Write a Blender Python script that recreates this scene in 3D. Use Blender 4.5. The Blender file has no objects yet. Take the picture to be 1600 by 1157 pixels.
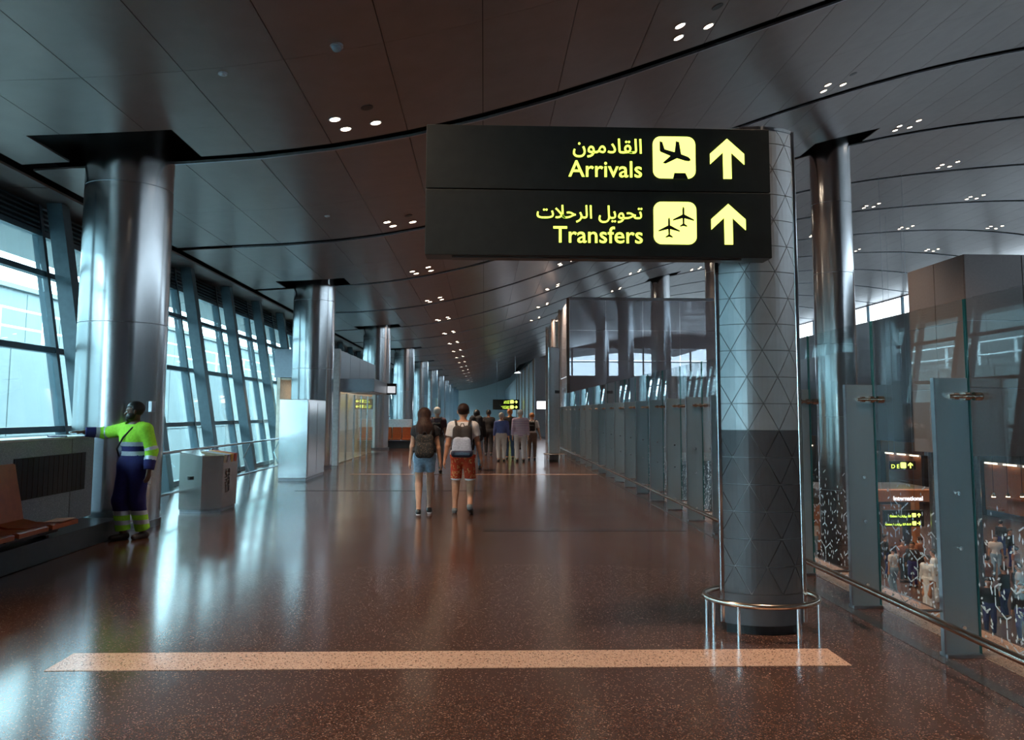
import bpy, bmesh, math, random
import numpy as np
from mathutils import Vector, Matrix
random.seed(7)
SC = bpy.context.scene
COL = SC.collection
PI = math.pi

# ------------------------------------------------------------------ camera
F, CX, CY, CAMH = 1250.0, 800.0, 533.5, 1.67
YAW, PITCH, ROLL = math.radians(1.97), math.radians(5.12), math.radians(0.23)
cam = bpy.data.cameras.new('camera')
cam.sensor_width = 36.0
cam.lens = F / 1600 * 36.0
cam.shift_y = -(578.5 - CY) / 1600
cam.clip_end = 600
cam_ob = bpy.data.objects.new('camera', cam)
COL.objects.link(cam_ob)
fw = Vector((math.sin(YAW) * math.cos(PITCH), math.cos(YAW) * math.cos(PITCH), math.sin(PITCH)))
rt0 = Vector((math.cos(YAW), -math.sin(YAW), 0))
up0 = rt0.cross(fw)
rt = rt0 * math.cos(ROLL) + up0 * math.sin(ROLL)
up = up0 * math.cos(ROLL) - rt0 * math.sin(ROLL)
cam_ob.matrix_world = Matrix(((rt.x, up.x, -fw.x, 0), (rt.y, up.y, -fw.y, 0), (rt.z, up.z, -fw.z, CAMH), (0, 0, 0, 1)))
SC.camera = cam_ob


def project(p):
    q = Vector(p) - Vector((0, 0, CAMH))
    d = q.dot(fw)
    if d < 0.1:
        return None
    return CX + F * q.dot(rt) / d, CY - F * q.dot(up) / d, d


# ------------------------------------------------------------------ sky, exposure
SC.view_settings.view_transform = 'Standard'
SC.view_settings.look = 'None'
SC.view_settings.gamma = 1.0
SC.view_settings.use_curve_mapping = False
SC.view_settings.exposure = 1.1
w = bpy.data.worlds.new('overcast_sky')
SC.world = w
w.use_nodes = True
bg = w.node_tree.nodes['Background']
bg.inputs[0].default_value = (0.82, 0.94, 1.0, 1)
bg.inputs[1].default_value = 8.0
SC.cycles.transparent_max_bounces = 48
SC.cycles.max_bounces = 8
SC.cycles.diffuse_bounces = 4
SC.cycles.glossy_bounces = 5
SC.cycles.sample_clamp_indirect = 6.0


# ------------------------------------------------------------------ materials
MATS = {}


def nt(name):
    m = bpy.data.materials.new(name)
    m.use_nodes = True
    n = m.node_tree
    return m, n, n.nodes['Principled BSDF']


def ramp(n, stops, interp='LINEAR'):
    r = n.nodes.new('ShaderNodeValToRGB')
    r.color_ramp.interpolation = interp
    e = r.color_ramp.elements
    while len(e) < len(stops):
        e.new(0.5)
    for i, (p, c) in enumerate(stops):
        e[i].position = p
        e[i].color = (*c, 1) if len(c) == 3 else c
    return r


def coords(n, scale=(1, 1, 1), rot=(0, 0, 0)):
    t = n.nodes.new('ShaderNodeTexCoord')
    m = n.nodes.new('ShaderNodeMapping')
    m.inputs['Scale'].default_value = scale
    m.inputs['Rotation'].default_value = rot
    n.links.new(t.outputs['Object'], m.inputs[0])
    return m


def mat(name, c, metal=0.0, rough=0.5, var=0.12, scale=12.0, stretch=(1, 1, 1), emit=None, es=0.0, spec=0.5, bump=0.0):
    if name in MATS:
        return MATS[name]
    m, n, b = nt(name)
    mp = coords(n, stretch)
    no = n.nodes.new('ShaderNodeTexNoise')
    no.inputs['Scale'].default_value = scale
    no.inputs['Detail'].default_value = 4
    n.links.new(mp.outputs[0], no.inputs['Vector'])
    lo = tuple(max(0, v * (1 - var)) for v in c)
    hi = tuple(min(1, v * (1 + var)) for v in c)
    r = ramp(n, [(0.3, lo), (0.7, hi)])
    n.links.new(no.outputs[0], r.inputs[0])
    n.links.new(r.outputs[0], b.inputs['Base Color'])
    b.inputs['Metallic'].default_value = metal
    b.inputs['Roughness'].default_value = rough
    b.inputs['Specular IOR Level'].default_value = spec
    if bump:
        bp = n.nodes.new('ShaderNodeBump')
        bp.inputs['Strength'].default_value = bump
        bp.inputs['Distance'].default_value = 0.004
        n.links.new(no.outputs[0], bp.inputs['Height'])
        n.links.new(bp.outputs[0], b.inputs['Normal'])
    if emit:
        b.inputs['Emission Color'].default_value = (*emit, 1)
        b.inputs['Emission Strength'].default_value = es
    MATS[name] = m
    return m


def glass(name, tint, refl=1.0, rough=0.0, frit=None, haze=0.0):
    """thin architectural glass: clear transmission plus fresnel reflection; optional printed frit or haze"""
    m = bpy.data.materials.new(name)
    m.use_nodes = True
    n = m.node_tree
    n.nodes.clear()
    out = n.nodes.new('ShaderNodeOutputMaterial')
    tr = n.nodes.new('ShaderNodeBsdfTransparent')
    tr.inputs[0].default_value = (*tint, 1)
    gl = n.nodes.new('ShaderNodeBsdfGlossy')
    gl.inputs['Roughness'].default_value = rough
    gl.inputs['Color'].default_value = (0.95, 0.97, 1, 1)
    fr = n.nodes.new('ShaderNodeLayerWeight')      # Schlick reflectance, the same from both sides of a thin pane
    fr.inputs['Blend'].default_value = 0.5
    pw = n.nodes.new('ShaderNodeMath')
    pw.operation = 'POWER'
    pw.inputs[1].default_value = 4.5
    n.links.new(fr.outputs['Facing'], pw.inputs[0])
    mu = n.nodes.new('ShaderNodeMath')
    mu.operation = 'MULTIPLY_ADD'
    mu.inputs[1].default_value = 0.75 * refl
    mu.inputs[2].default_value = 0.035 * refl
    mu.use_clamp = True
    n.links.new(pw.outputs[0], mu.inputs[0])
    mx = n.nodes.new('ShaderNodeMixShader')
    n.links.new(mu.outputs[0], mx.inputs[0])
    n.links.new(tr.outputs[0], mx.inputs[1])
    n.links.new(gl.outputs[0], mx.inputs[2])
    last = mx
    if haze:
        df = n.nodes.new('ShaderNodeBsdfDiffuse')
        df.inputs[0].default_value = (0.42, 0.41, 0.46, 1)
        m2 = n.nodes.new('ShaderNodeMixShader')
        m2.inputs[0].default_value = haze
        n.links.new(last.outputs[0], m2.inputs[1])
        n.links.new(df.outputs[0], m2.inputs[2])
        last = m2
    if frit:
        # printed pattern: short honeycomb strokes and scattered diamonds, fading out above frit metres
        t = n.nodes.new('ShaderNodeTexCoord')
        sp = n.nodes.new('ShaderNodeSeparateXYZ')
        n.links.new(t.outputs['Object'], sp.inputs[0])
        cb = n.nodes.new('ShaderNodeCombineXYZ')
        n.links.new(sp.outputs['Y'], cb.inputs['X'])
        n.links.new(sp.outputs['Z'], cb.inputs['Y'])

        def vor(scale, feat, rnd):
            v = n.nodes.new('ShaderNodeTexVoronoi')
            v.voronoi_dimensions = '2D'
            v.feature = feat
            v.inputs['Scale'].default_value = scale
            v.inputs['Randomness'].default_value = rnd
            n.links.new(cb.outputs[0], v.inputs['Vector'])
            return v

        def math_(op, a, bv):
            q = n.nodes.new('ShaderNodeMath')
            q.operation = op
            n.links.new(a, q.inputs[0])
            if isinstance(bv, (int, float)):
                q.inputs[1].default_value = bv
            else:
                n.links.new(bv, q.inputs[1])
            return q.outputs[0]
        hexl = math_('LESS_THAN', vor(6.2, 'DISTANCE_TO_EDGE', 0.75).outputs['Distance'], 0.035)
        ns = n.nodes.new('ShaderNodeTexNoise')
        ns.inputs['Scale'].default_value = 7
        n.links.new(cb.outputs[0], ns.inputs['Vector'])
        hexl = math_('MULTIPLY', hexl, math_('GREATER_THAN', ns.outputs[0], 0.52))
        vd = vor(14.0, 'F1', 0.8)
        vd.distance = 'MANHATTAN'
        dots = math_('LESS_THAN', vd.outputs['Distance'], 0.2)
        allp = math_('MAXIMUM', hexl, dots)
        ns2 = n.nodes.new('ShaderNodeTexNoise')
        ns2.inputs['Scale'].default_value = 3
        n.links.new(cb.outputs[0], ns2.inputs['Vector'])
        hgt = math_('ADD', sp.outputs['Z'], math_('MULTIPLY', ns2.outputs[0], 0.35))
        allp = math_('MULTIPLY', allp, math_('LESS_THAN', hgt, frit))
        allp = math_('MULTIPLY', allp, 0.75)
        df = n.nodes.new('ShaderNodeBsdfDiffuse')
        df.inputs[0].default_value = (0.75, 0.8, 0.84, 1)
        tl = n.nodes.new('ShaderNodeBsdfTranslucent')
        tl.inputs[0].default_value = (0.75, 0.8, 0.84, 1)
        ad = n.nodes.new('ShaderNodeMixShader')
        ad.inputs[0].default_value = 0.4
        n.links.new(df.outputs[0], ad.inputs[1])
        n.links.new(tl.outputs[0], ad.inputs[2])
        m3 = n.nodes.new('ShaderNodeMixShader')
        n.links.new(allp, m3.inputs[0])
        n.links.new(last.outputs[0], m3.inputs[1])
        n.links.new(ad.outputs[0], m3.inputs[2])
        last = m3
    n.links.new(last.outputs[0], out.inputs[0])
    MATS[name] = m
    return m


def terrazzo(name, stops, scale=95, rough=0.16):
    m, n, b = nt(name)
    mp = coords(n)
    v = n.nodes.new('ShaderNodeTexVoronoi')
    v.inputs['Scale'].default_value = scale
    n.links.new(mp.outputs[0], v.inputs['Vector'])
    sep = n.nodes.new('ShaderNodeSeparateColor')
    n.links.new(v.outputs['Color'], sep.inputs[0])
    r = ramp(n, stops, 'CONSTANT')
    n.links.new(sep.outputs[0], r.inputs[0])
    n.links.new(r.outputs[0], b.inputs['Base Color'])
    no = n.nodes.new('ShaderNodeTexNoise')
    no.inputs['Scale'].default_value = 0.8
    no.inputs['Detail'].default_value = 5
    n.links.new(mp.outputs[0], no.inputs['Vector'])
    mr = n.nodes.new('ShaderNodeMapRange')
    mr.inputs['To Min'].default_value = rough * 0.75
    mr.inputs['To Max'].default_value = rough * 1.3
    n.links.new(no.outputs[0], mr.inputs[0])
    n.links.new(mr.outputs[0], b.inputs['Roughness'])
    b.inputs['Specular IOR Level'].default_value = 0.6
    MATS[name] = m
    return m


def emission(name, c, s):
    m, n, b = nt(name)
    b.inputs['Base Color'].default_value = (*c, 1)
    b.inputs['Emission Color'].default_value = (*c, 1)
    b.inputs['Emission Strength'].default_value = s
    MATS[name] = m
    return m


def ramp_fabric(name, stops, scale, tex='noise', axis=None, rough=0.85):
    m, n, b = nt(name)
    mp = coords(n)
    if tex == 'stripe':
        t = n.nodes.new('ShaderNodeTexWave')
        t.bands_direction = 'Z'
        t.inputs['Scale'].default_value = scale
        o = t.outputs['Fac']
    else:
        t = n.nodes.new('ShaderNodeTexNoise')
        t.inputs['Scale'].default_value = scale
        t.inputs['Detail'].default_value = 2
        o = t.outputs[0]
    n.links.new(mp.outputs[0], t.inputs['Vector'])
    r = ramp(n, stops, 'CONSTANT' if tex != 'soft' else 'LINEAR')
    n.links.new(o, r.inputs[0])
    n.links.new(r.outputs[0], b.inputs['Base Color'])
    b.inputs['Roughness'].default_value = rough
    MATS[name] = m
    return m


M_FLOOR = terrazzo('brown_terrazzo', [(0.0, (0.050, 0.024, 0.018)), (0.35, (0.082, 0.038, 0.028)), (0.7, (0.13, 0.066, 0.048)), (0.86, (0.025, 0.015, 0.013)), (0.95, (0.27, 0.17, 0.13))], 150, 0.165)
M_STRIP = terrazzo('pale_pink_granite', [(0.0, (0.52, 0.31, 0.22)), (0.5, (0.62, 0.39, 0.28)), (0.8, (0.42, 0.24, 0.17)), (0.93, (0.10, 0.06, 0.05))], 130, 0.2)
M_DARKSTRIP = terrazzo('dark_granite', [(0.0, (0.03, 0.03, 0.035)), (0.6, (0.05, 0.05, 0.055)), (0.9, (0.1, 0.1, 0.1))], 85, 0.2)
M_GRANITE = terrazzo('grey_granite', [(0.0, (0.30, 0.31, 0.35)), (0.4, (0.38, 0.39, 0.43)), (0.75, (0.25, 0.26, 0.29)), (0.93, (0.5, 0.5, 0.53))], 130, 0.3)
M_PLINTH = mat('charcoal_stone', (0.035, 0.042, 0.05), 0, 0.3)
M_CEIL = mat('bronze_grey_ceiling_metal', (0.25, 0.20, 0.19), 0.75, 0.34, 0.06, 3)
M_CEILBACK = mat('black_ceiling_void', (0.012, 0.012, 0.014), 0, 0.9)
M_SLOT = mat('slot_edge_metal', (0.45, 0.46, 0.5), 0.9, 0.35)
M_STEEL = mat('brushed_steel', (0.72, 0.74, 0.77), 1.0, 0.19, 0.05, 6, (1, 1, 0.15))
M_STEELD = mat('dark_steel', (0.36, 0.37, 0.4), 1.0, 0.28)
M_CHROME = mat('polished_steel', (0.75, 0.75, 0.76), 1.0, 0.12)
M_FIN = mat('satin_steel_plate', (0.36, 0.42, 0.45), 0.75, 0.33, 0.05, 5, (1, 1, .2))
M_BRONZE = mat('warm_steel', (0.62, 0.5, 0.42), 1.0, 0.18)
M_MULL = mat('blue_grey_mullion', (0.045, 0.085, 0.11), 0.2, 0.4)
M_MULLT = mat('slate_structural_post', (0.06, 0.10, 0.125), 0.2, 0.45)
M_WGLASS = glass('teal_window_glass', (0.75, 0.915, 0.945), 1.0)
M_CLERE = glass('grey_tinted_glass', (0.46, 0.49, 0.51), 1.0)
M_CLEAR = glass('clear_glass', (0.93, 0.97, 0.96), 1.0)
M_BGLASS = glass('printed_barrier_glass', (0.95, 0.975, 0.97), 0.8)
M_GEDGE = mat('green_glass_edge', (0.03, 0.16, 0.16), 0, 0.1)
M_PGLASS = glass('tall_partition_glass', (0.82, 0.86, 0.9), 1.6, 0.02, haze=0.42)
M_WHITE = mat('white_paint', (0.72, 0.75, 0.78), 0, 0.4)
M_PANELG = mat('grey_metal_panel', (0.34, 0.38, 0.44), 0.5, 0.35, 0.05)
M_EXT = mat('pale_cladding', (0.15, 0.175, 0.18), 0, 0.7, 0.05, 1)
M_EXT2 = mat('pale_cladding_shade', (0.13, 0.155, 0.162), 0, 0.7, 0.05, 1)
M_BLACK = mat('black_plastic', (0.012, 0.012, 0.014), 0, 0.35)
M_SIGN = mat('charcoal_sign_face', (0.022, 0.024, 0.024), 0, 0.35, spec=0.3)
M_YEL = emission('lit_yellow_green', (0.86, 1.0, 0.16), 1.15)
M_YELTXT = emission('lit_lime_lettering', (0.72, 1.0, 0.10), 1.1)
M_LAMP = emission('warm_lamp_lens', (1.0, 0.80, 0.58), 9.0)
M_ORANGE = mat('orange_leather', (0.42, 0.085, 0.02), 0, 0.4)
M_TOTEM = mat('totem_silver_panel', (0.50, 0.54, 0.58), 0.65, 0.34, 0.04)
M_TOTEMD = mat('totem_charcoal_panel', (0.10, 0.105, 0.12), 0.4, 0.36, 0.06)
M_TOTEML = mat('totem_line_grey', (0.20, 0.20, 0.21), 0.6, 0.35)
M_TOTEMLL = mat('totem_line_pale', (0.34, 0.34, 0.36), 0.6, 0.35)
M_STONEW = mat('beige_grey_cladding', (0.22, 0.195, 0.2), 0.3, 0.3, 0.05)
M_WALLR = mat('mauve_grey_wall', (0.25, 0.24, 0.27), 0.2, 0.4, 0.05)
M_LFLOOR = mat('lower_hall_floor', (0.10, 0.06, 0.05), 0, 0.25)
M_WOOD = mat('orange_wood_fascia', (0.42, 0.17, 0.08), 0, 0.4)
M_SHOPD = mat('dark_shop_front', (0.05, 0.035, 0.03), 0, 0.4)
M_SHOPLIT = emission('warm_shop_light', (1.0, 0.84, 0.64), 1.6)
M_SHOPIN = mat('cream_shop_wall', (0.75, 0.68, 0.58), 0, 0.6)
M_LETW = emission('white_lettering', (0.8, 0.88, 1.0), 1.4)
M_PANELLIT = emission('white_lightbox', (0.8, 0.9, 1.0), 3.0)
M_SKIN = mat('light_skin', (0.55, 0.30, 0.20), 0, 0.55)
M_SKINT = mat('tanned_skin', (0.46, 0.22, 0.13), 0, 0.55)
M_SKIND = mat('brown_skin', (0.13, 0.062, 0.04), 0, 0.5)
M_HAIRB = mat('dark_brown_hair', (0.03, 0.013, 0.009), 0, 0.6, 0.5, 60, (1, 1, .1), spec=0.2)
M_HAIRK = mat('black_hair', (0.012, 0.01, 0.01), 0, 0.45, 0.4, 60)
M_HAIRG = mat('grey_hair', (0.42, 0.38, 0.34), 0, 0.6, 0.3, 60)
M_HAIRO = mat('ginger_hair', (0.42, 0.15, 0.04), 0, 0.5, 0.4, 60)
M_EYEW = mat('eye_white', (0.7, 0.68, 0.65), 0, 0.2)


def fab(name, c, var=0.18):
    return mat(name, c, 0, 0.85, var, 35, bump=0.15)


# ------------------------------------------------------------------ mesh helpers
class MB:
    def __init__(s):
        s.v, s.f, s.mi = [], [], []
        s.smooth = False

    def add(s, vs, fs, mi=0):
        k = len(s.v)
        s.v += [tuple(q) for q in vs]
        s.f += [tuple(i + k for i in q) for q in fs]
        s.mi += [mi] * len(fs)
        return s

    def box(s, x0, x1, y0, y1, z0, z1, mi=0):
        return s.add([(x0, y0, z0), (x1, y0, z0), (x1, y1, z0), (x0, y1, z0), (x0, y0, z1), (x1, y0, z1), (x1, y1, z1), (x0, y1, z1)],
                     [(0, 3, 2, 1), (4, 5, 6, 7), (0, 1, 5, 4), (1, 2, 6, 5), (2, 3, 7, 6), (3, 0, 4, 7)], mi)

    def cbox(s, x0, x1, y0, y1, z0, z1, c=0.01, mi=0):
        """box with chamfered edges"""
        bm = bmesh.new()
        bmesh.ops.create_cube(bm, size=1)
        for q in bm.verts:
            q.co = Vector(((x0 + x1) / 2 + q.co.x * (x1 - x0), (y0 + y1) / 2 + q.co.y * (y1 - y0), (z0 + z1) / 2 + q.co.z * (z1 - z0)))
        bmesh.ops.bevel(bm, geom=list(bm.edges), offset=c, segments=2, affect='EDGES', profile=0.5)
        bm.verts.index_update()
        s.add([q.co[:] for q in bm.verts], [tuple(q.index for q in fc.verts) for fc in bm.faces], mi)
        bm.free()
        return s

    def hexa(s, p, mi=0):
        """eight corners: bottom ring then top ring"""
        return s.add(p, [(0, 3, 2, 1), (4, 5, 6, 7), (0, 1, 5, 4), (1, 2, 6, 5), (2, 3, 7, 6), (3, 0, 4, 7)], mi)

    def prism(s, poly, z0, z1, mi=0, ax='z'):
        n = len(poly)
        mk = {'z': lambda a, b, c: (a, b, c), 'y': lambda a, b, c: (a, c, b), 'x': lambda a, b, c: (c, a, b)}[ax]
        vs = [mk(a, b, z0) for a, b in poly] + [mk(a, b, z1) for a, b in poly]
        fs = [tuple(range(n))[::-1], tuple(range(n, 2 * n))] + [(i, (i + 1) % n, n + (i + 1) % n, n + i) for i in range(n)]
        return s.add(vs, fs, mi)

    def cyl(s, x, y, z0, z1, r, r2=None, n=24, mi=0):
        r2 = r if r2 is None else r2
        vs = [(x + r * math.cos(2 * PI * i / n), y + r * math.sin(2 * PI * i / n), z0) for i in range(n)]
        vs += [(x + r2 * math.cos(2 * PI * i / n), y + r2 * math.sin(2 * PI * i / n), z1) for i in range(n)]
        return s.add(vs, [tuple(range(n))[::-1], tuple(range(n, 2 * n))] + [(i, (i + 1) % n, n + (i + 1) % n, n + i) for i in range(n)], mi)

    def tube(s, pts, r, n=10, closed=False, mi=0):
        pts = [Vector(p) for p in pts]
        k = len(pts)
        rs = r if isinstance(r, (list, tuple)) else [r] * k
        vs = []
        ref = None
        for i, p in enumerate(pts):
            if closed:
                d = pts[(i + 1) % k] - pts[i - 1]
            else:
                d = pts[min(i + 1, k - 1)] - pts[max(i - 1, 0)]
            d.normalize()
            if ref is None:
                ref = Vector((0, 0, 1)) if abs(d.z) < 0.9 else Vector((1, 0, 0))
            a = d.cross(ref).normalized()
            b = a.cross(d).normalized()
            ref = b
            for j in range(n):
                t = 2 * PI * j / n
                vs.append(p + a * math.cos(t) * rs[i] + b * math.sin(t) * rs[i])
        fs = []
        for i in range(k if closed else k - 1):
            for j in range(n):
                i2 = (i + 1) % k
                fs.append((i * n + j, i * n + (j + 1) % n, i2 * n + (j + 1) % n, i2 * n + j))
        if not closed:
            fs += [tuple(range(n)), tuple(range((k - 1) * n, k * n))[::-1]]
        return s.add(vs, fs, mi)

    def mesh(s, name, mats, smooth=False):
        me = bpy.data.meshes.new(name)
        me.from_pydata(s.v, [], s.f)
        for m in (mats if isinstance(mats, (list, tuple)) else [mats]):
            me.materials.append(m)
        me.polygons.foreach_set('material_index', s.mi)
        bm = bmesh.new()
        bm.from_mesh(me)
        bmesh.ops.recalc_face_normals(bm, faces=bm.faces)
        bm.to_mesh(me)
        bm.free()
        if smooth:
            me.polygons.foreach_set('use_smooth', [True] * len(me.polygons))
            me.set_sharp_from_angle(angle=math.radians(40))
        me.update()
        return me

    def build(s, name, mats, parent=None, smooth=False, **kw):
        return link(name, s.mesh(name, mats, smooth), parent, **kw)


def link(name, data, parent=None, label=None, cat=None, group=None, kind=None, loc=None, rz=None):
    o = bpy.data.objects.new(name, data)
    COL.objects.link(o)
    if parent:
        o.parent = parent
    if loc:
        o.location = loc
    if rz is not None:
        o.rotation_euler = (0, 0, rz)
    tag(o, label, cat, group, kind)
    return o


def tag(o, label=None, cat=None, group=None, kind=None):
    if label:
        o['label'] = label
    if cat:
        o['category'] = cat
    if group:
        o['group'] = group
    if kind:
        o['kind'] = kind
    return o


def empty(name, loc=(0, 0, 0), label=None, cat=None, group=None, kind=None, rz=0):
    o = link(name, None, None, label, cat, group, kind, loc, rz)
    o.empty_display_size = 0.1
    return o


def copy_tree(o, parent=None):
    c = o.copy()
    COL.objects.link(c)
    c.parent = parent
    for ch in o.children:
        copy_tree(ch, c)
    return c


def rot2(x, y, a):
    return x * math.cos(a) - y * math.sin(a), x * math.sin(a) + y * math.cos(a)


# ------------------------------------------------------------------ the setting: floor
Y0, S, NB = 12.1, 6.1, 24          # first slot, bay length
YB, YE = -18.4, 140.0              # back and far end of the hall
XG, XV = 3.45, 3.92                # glass line and edge of the void
ZL = -5.0                          # lower hall floor
XR, YA = 33.6, 105.0               # far wall of the atrium, end wall of the atrium

fl = MB().box(-7.6, XV, YB, YE, -0.3, 0).build('floor', M_FLOOR, kind='structure')
MB().box(-2.82, 2.46, 5.42, 5.80, -0.002, 0.003).build('trim_1', M_STRIP, kind='structure')
MB().box(-3.6, 3.1, 21.9, 22.06, -0.002, 0.003).build('trim_2', M_STRIP, kind='structure')
MB().box(0.0, 2.9, 11.5, 11.74, -0.002, 0.003).build('trim_3', M_DARKSTRIP, kind='structure')
MB().box(-4.0, -0.02, 17.35, 17.55, -0.002, 0.003).build('trim_4', M_DARKSTRIP, kind='structure')
MB().box(3.46, 3.88, YB, 33.9, -0.002, 0.003).build('trim_5', M_STRIP, kind='structure')
MB().box(3.1, 3.20, YB, 33.9, -0.002, 0.004).build('trim_6', M_DARKSTRIP, kind='structure')
MB().box(XV, XR + 0.5, YB, YA, ZL - 0.3, ZL).build('floor_lower', M_LFLOOR, kind='structure')
MB().box(XV - 0.3, XV + 0.002, YB, YA, ZL, -0.3).build('wall_slab_edge', M_SHOPD, kind='structure')

# ------------------------------------------------------------------ ceiling
PROF = [(-6.95, 5.23), (-4.6, 5.42), (-1.53, 5.81), (.2, 6.14), (2.34, 6.93), (3.33, 7.36), (5.3, 8.12), (7, 8.7), (9.25, 9.42), (11.5, 10.0), (14.3, 10.57),
        (17.1, 10.98), (20.4, 11.38), (23.4, 11.55), (26.5, 11.5), (29.5, 11.36), (33.1, 10.94)]
PROF = [(x * 1.025, 1.67 + (z - 1.67) * 1.025) for x, z in PROF]
_px = np.array([p[0] for p in PROF])
_pz = np.array([p[1] for p in PROF])
_cf = np.polyfit(_px, _pz, 7)


def cz(x):
    return float(np.polyval(_cf, x))


PW = 1.15
XC = [-6.95 + PW * i for i in range(36)]
XC = [x for x in XC if x < XR] + [XR]
HOLES = []                                     # openings round the column heads
LCOL = [(-5.4, 12.1), (-5.17, 24.3), (-4.9, 36.5), (-4.87, 48.7)] + [(-4.87, 48.7 + 12.2 * i) for i in range(1, 8)]
RCOL = [(10.85, 24.3), (10.85, 36.5), (10.85, 48.7), (10.85, 60.9), (10.85, 73.1)]
for x, y in LCOL:
    HOLES.append((x - 0.85, x + 1.1, y - 1.3, y - 0.05))
for x, y in RCOL:
    HOLES.append((x - 1.0, x + 1.0, y - 1.3, y - 0.05))
G = 0.005                                      # half joint
SLOT = 0.15                                   # half slot


def rects(x0, x1, y0, y1):
    out = [(x0, x1, y0, y1)]
    for h in HOLES:
        nxt = []
        for a, b, c, d in out:
            if h[1] <= a or h[0] >= b or h[3] <= c or h[2] >= d:
                nxt.append((a, b, c, d))
                continue
            if h[2] > c:
                nxt.append((a, b, c, h[2]))
            if h[3] < d:
                nxt.append((a, b, h[3], d))
            yy0, yy1 = max(c, h[2]), min(d, h[3])
            if h[0] > a:
                nxt.append((a, h[0], yy0, yy1))
            if h[1] < b:
                nxt.append((h[1], b, yy0, yy1))
        out = nxt
    return [r for r in out if r[1] - r[0] > .02 and r[3] - r[2] > .02]


def panel_geo(mb, x0, x1, y0, y1, yo=0.0):
    m = (x0 + x1) / 2
    for a, b in ((x0, m), (m, x1)):
        za, zb = cz(a), cz(b)
        mb.hexa([(a, y0 - yo, za), (b, y0 - yo, zb), (b, y1 - yo, zb), (a, y1 - yo, za),
                 (a, y0 - yo, za + .03), (b, y0 - yo, zb + .03), (b, y1 - yo, zb + .03), (a, y1 - yo, za + .03)])


cb = MB()
for a, b in zip(XC[:-1], XC[1:]):
    cb.add([(a, YB, cz(a) + .45), (b, YB, cz(b) + .45), (b, YE, cz(b) + .45), (a, YE, cz(a) + .45)], [(0, 1, 2, 3)])
    cb.add([(a, YB, cz(a) + .6), (b, YB, cz(b) + .6), (b, YE, cz(b) + .6), (a, YE, cz(a) + .6)], [(0, 1, 2, 3)])
cb.box(-8.4, -6.9, YB, YE, 5.62, 5.8)
ceil = cb.build('ceiling', M_CEILBACK, kind='structure')
pan = []
for k in range(-5, 21):
    ya, yb = Y0 + S * k + SLOT, Y0 + S * (k + 1) - SLOT
    ym = (ya + yb) / 2
    for c, (x0, x1) in enumerate(zip(XC[:-1], XC[1:])):
        for hf, (p, q) in enumerate(((ya, ym - G / 2), (ym + G / 2, yb))):
            if x0 > 4 and q > YA:
                continue
            rs = rects(x0 + G, x1 - G, p, q)
            pr = project(((x0 + x1) / 2, (p + q) / 2, cz((x0 + x1) / 2)))
            sc = 0
            if pr and -150 < pr[0] < 1750 and -200 < pr[1] < 1200:
                hid = pr[0] > 900 and x0 > 3.5 and p > 33 and pr[0] < 1130 and pr[1] > 480
                sc = 0 if hid else abs(cz((x0 + x1) / 2) - CAMH) / pr[2] ** 3
            pan.append((sc, x0, x1, p, q, rs, c, hf))
pan.sort(key=lambda t: -t[0])
rest = MB()
cache = {}
for i, (sc, x0, x1, p, q, rs, c, hf) in enumerate(pan):
    if i < 300 and sc > 0:
        whole = len(rs) == 1 and abs((rs[0][3] - rs[0][2]) - (q - p)) < 1e-6 and abs(rs[0][1] - rs[0][0] - (x1 - x0 - 2 * G)) < 1e-6
        if whole and c in cache:
            me = cache[c]
        else:
            mb = MB()
            for r in rs:
                panel_geo(mb, *r, yo=p)
            me = mb.mesh('ceiling_panel', M_CEIL, True)
            if whole:
                cache[c] = me
        link('ceiling_panel', me, ceil, loc=(0, p, 0))
    else:
        for r in rs:
            panel_geo(rest, *r)
rest.build('ceiling_panels_beyond', M_CEIL, ceil, True, kind='stuff')
for k in range(-4, 20):                         # bright lower lip of each cross slot
    y = Y0 + S * k
    mb = MB()
    segs = [x for x in XC if x > -6.9 and (x < 5 or y < YA)]
    for a, b in zip(segs[:-1], segs[1:]):
        mb.hexa([(a, y + SLOT - .05, cz(a) - .015), (b, y + SLOT - .05, cz(b) - .015), (b, y + SLOT - .012, cz(b) - .015), (a, y + SLOT - .012, cz(a) - .015),
                 (a, y + SLOT - .05, cz(a) + .028), (b, y + SLOT - .05, cz(b) + .028), (b, y + SLOT - .012, cz(b) + .028), (a, y + SLOT - .012, cz(a) + .028)])
    mb.build('slot_edge', M_SLOT, ceil)
for k in range(-5, 40):                         # strip of panels between hall ceiling and window head
    y = 0.7 + k * 3.05
    MB().hexa([(-7.95, y + .01, 5.26), (-7.05, y + .01, 5.26), (-7.05, y + 3.04, 5.26), (-7.95, y + 3.04, 5.26),
               (-7.95, y + .01, 5.3), (-7.05, y + .01, 5.3), (-7.05, y + 3.04, 5.3), (-7.95, y + 3.04, 5.3)]).build('edge_panel', M_CEIL, ceil)

# ------------------------------------------------------------------ left window wall, leaning outwards
LEAN = 0.17


def wx(z):
    return -6.95 - LEAN * z


def lean_bar(mb, dx0, dx1, y0, y1, z0, z1):
    mb.hexa([(wx(z0) + dx0, y0, z0), (wx(z0) + dx1, y0, z0), (wx(z0) + dx1, y1, z0), (wx(z0) + dx0, y1, z0),
             (wx(z1) + dx0, y0, z1), (wx(z1) + dx1, y0, z1), (wx(z1) + dx1, y1, z1), (wx(z1) + dx0, y1, z1)])
    return mb


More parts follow.
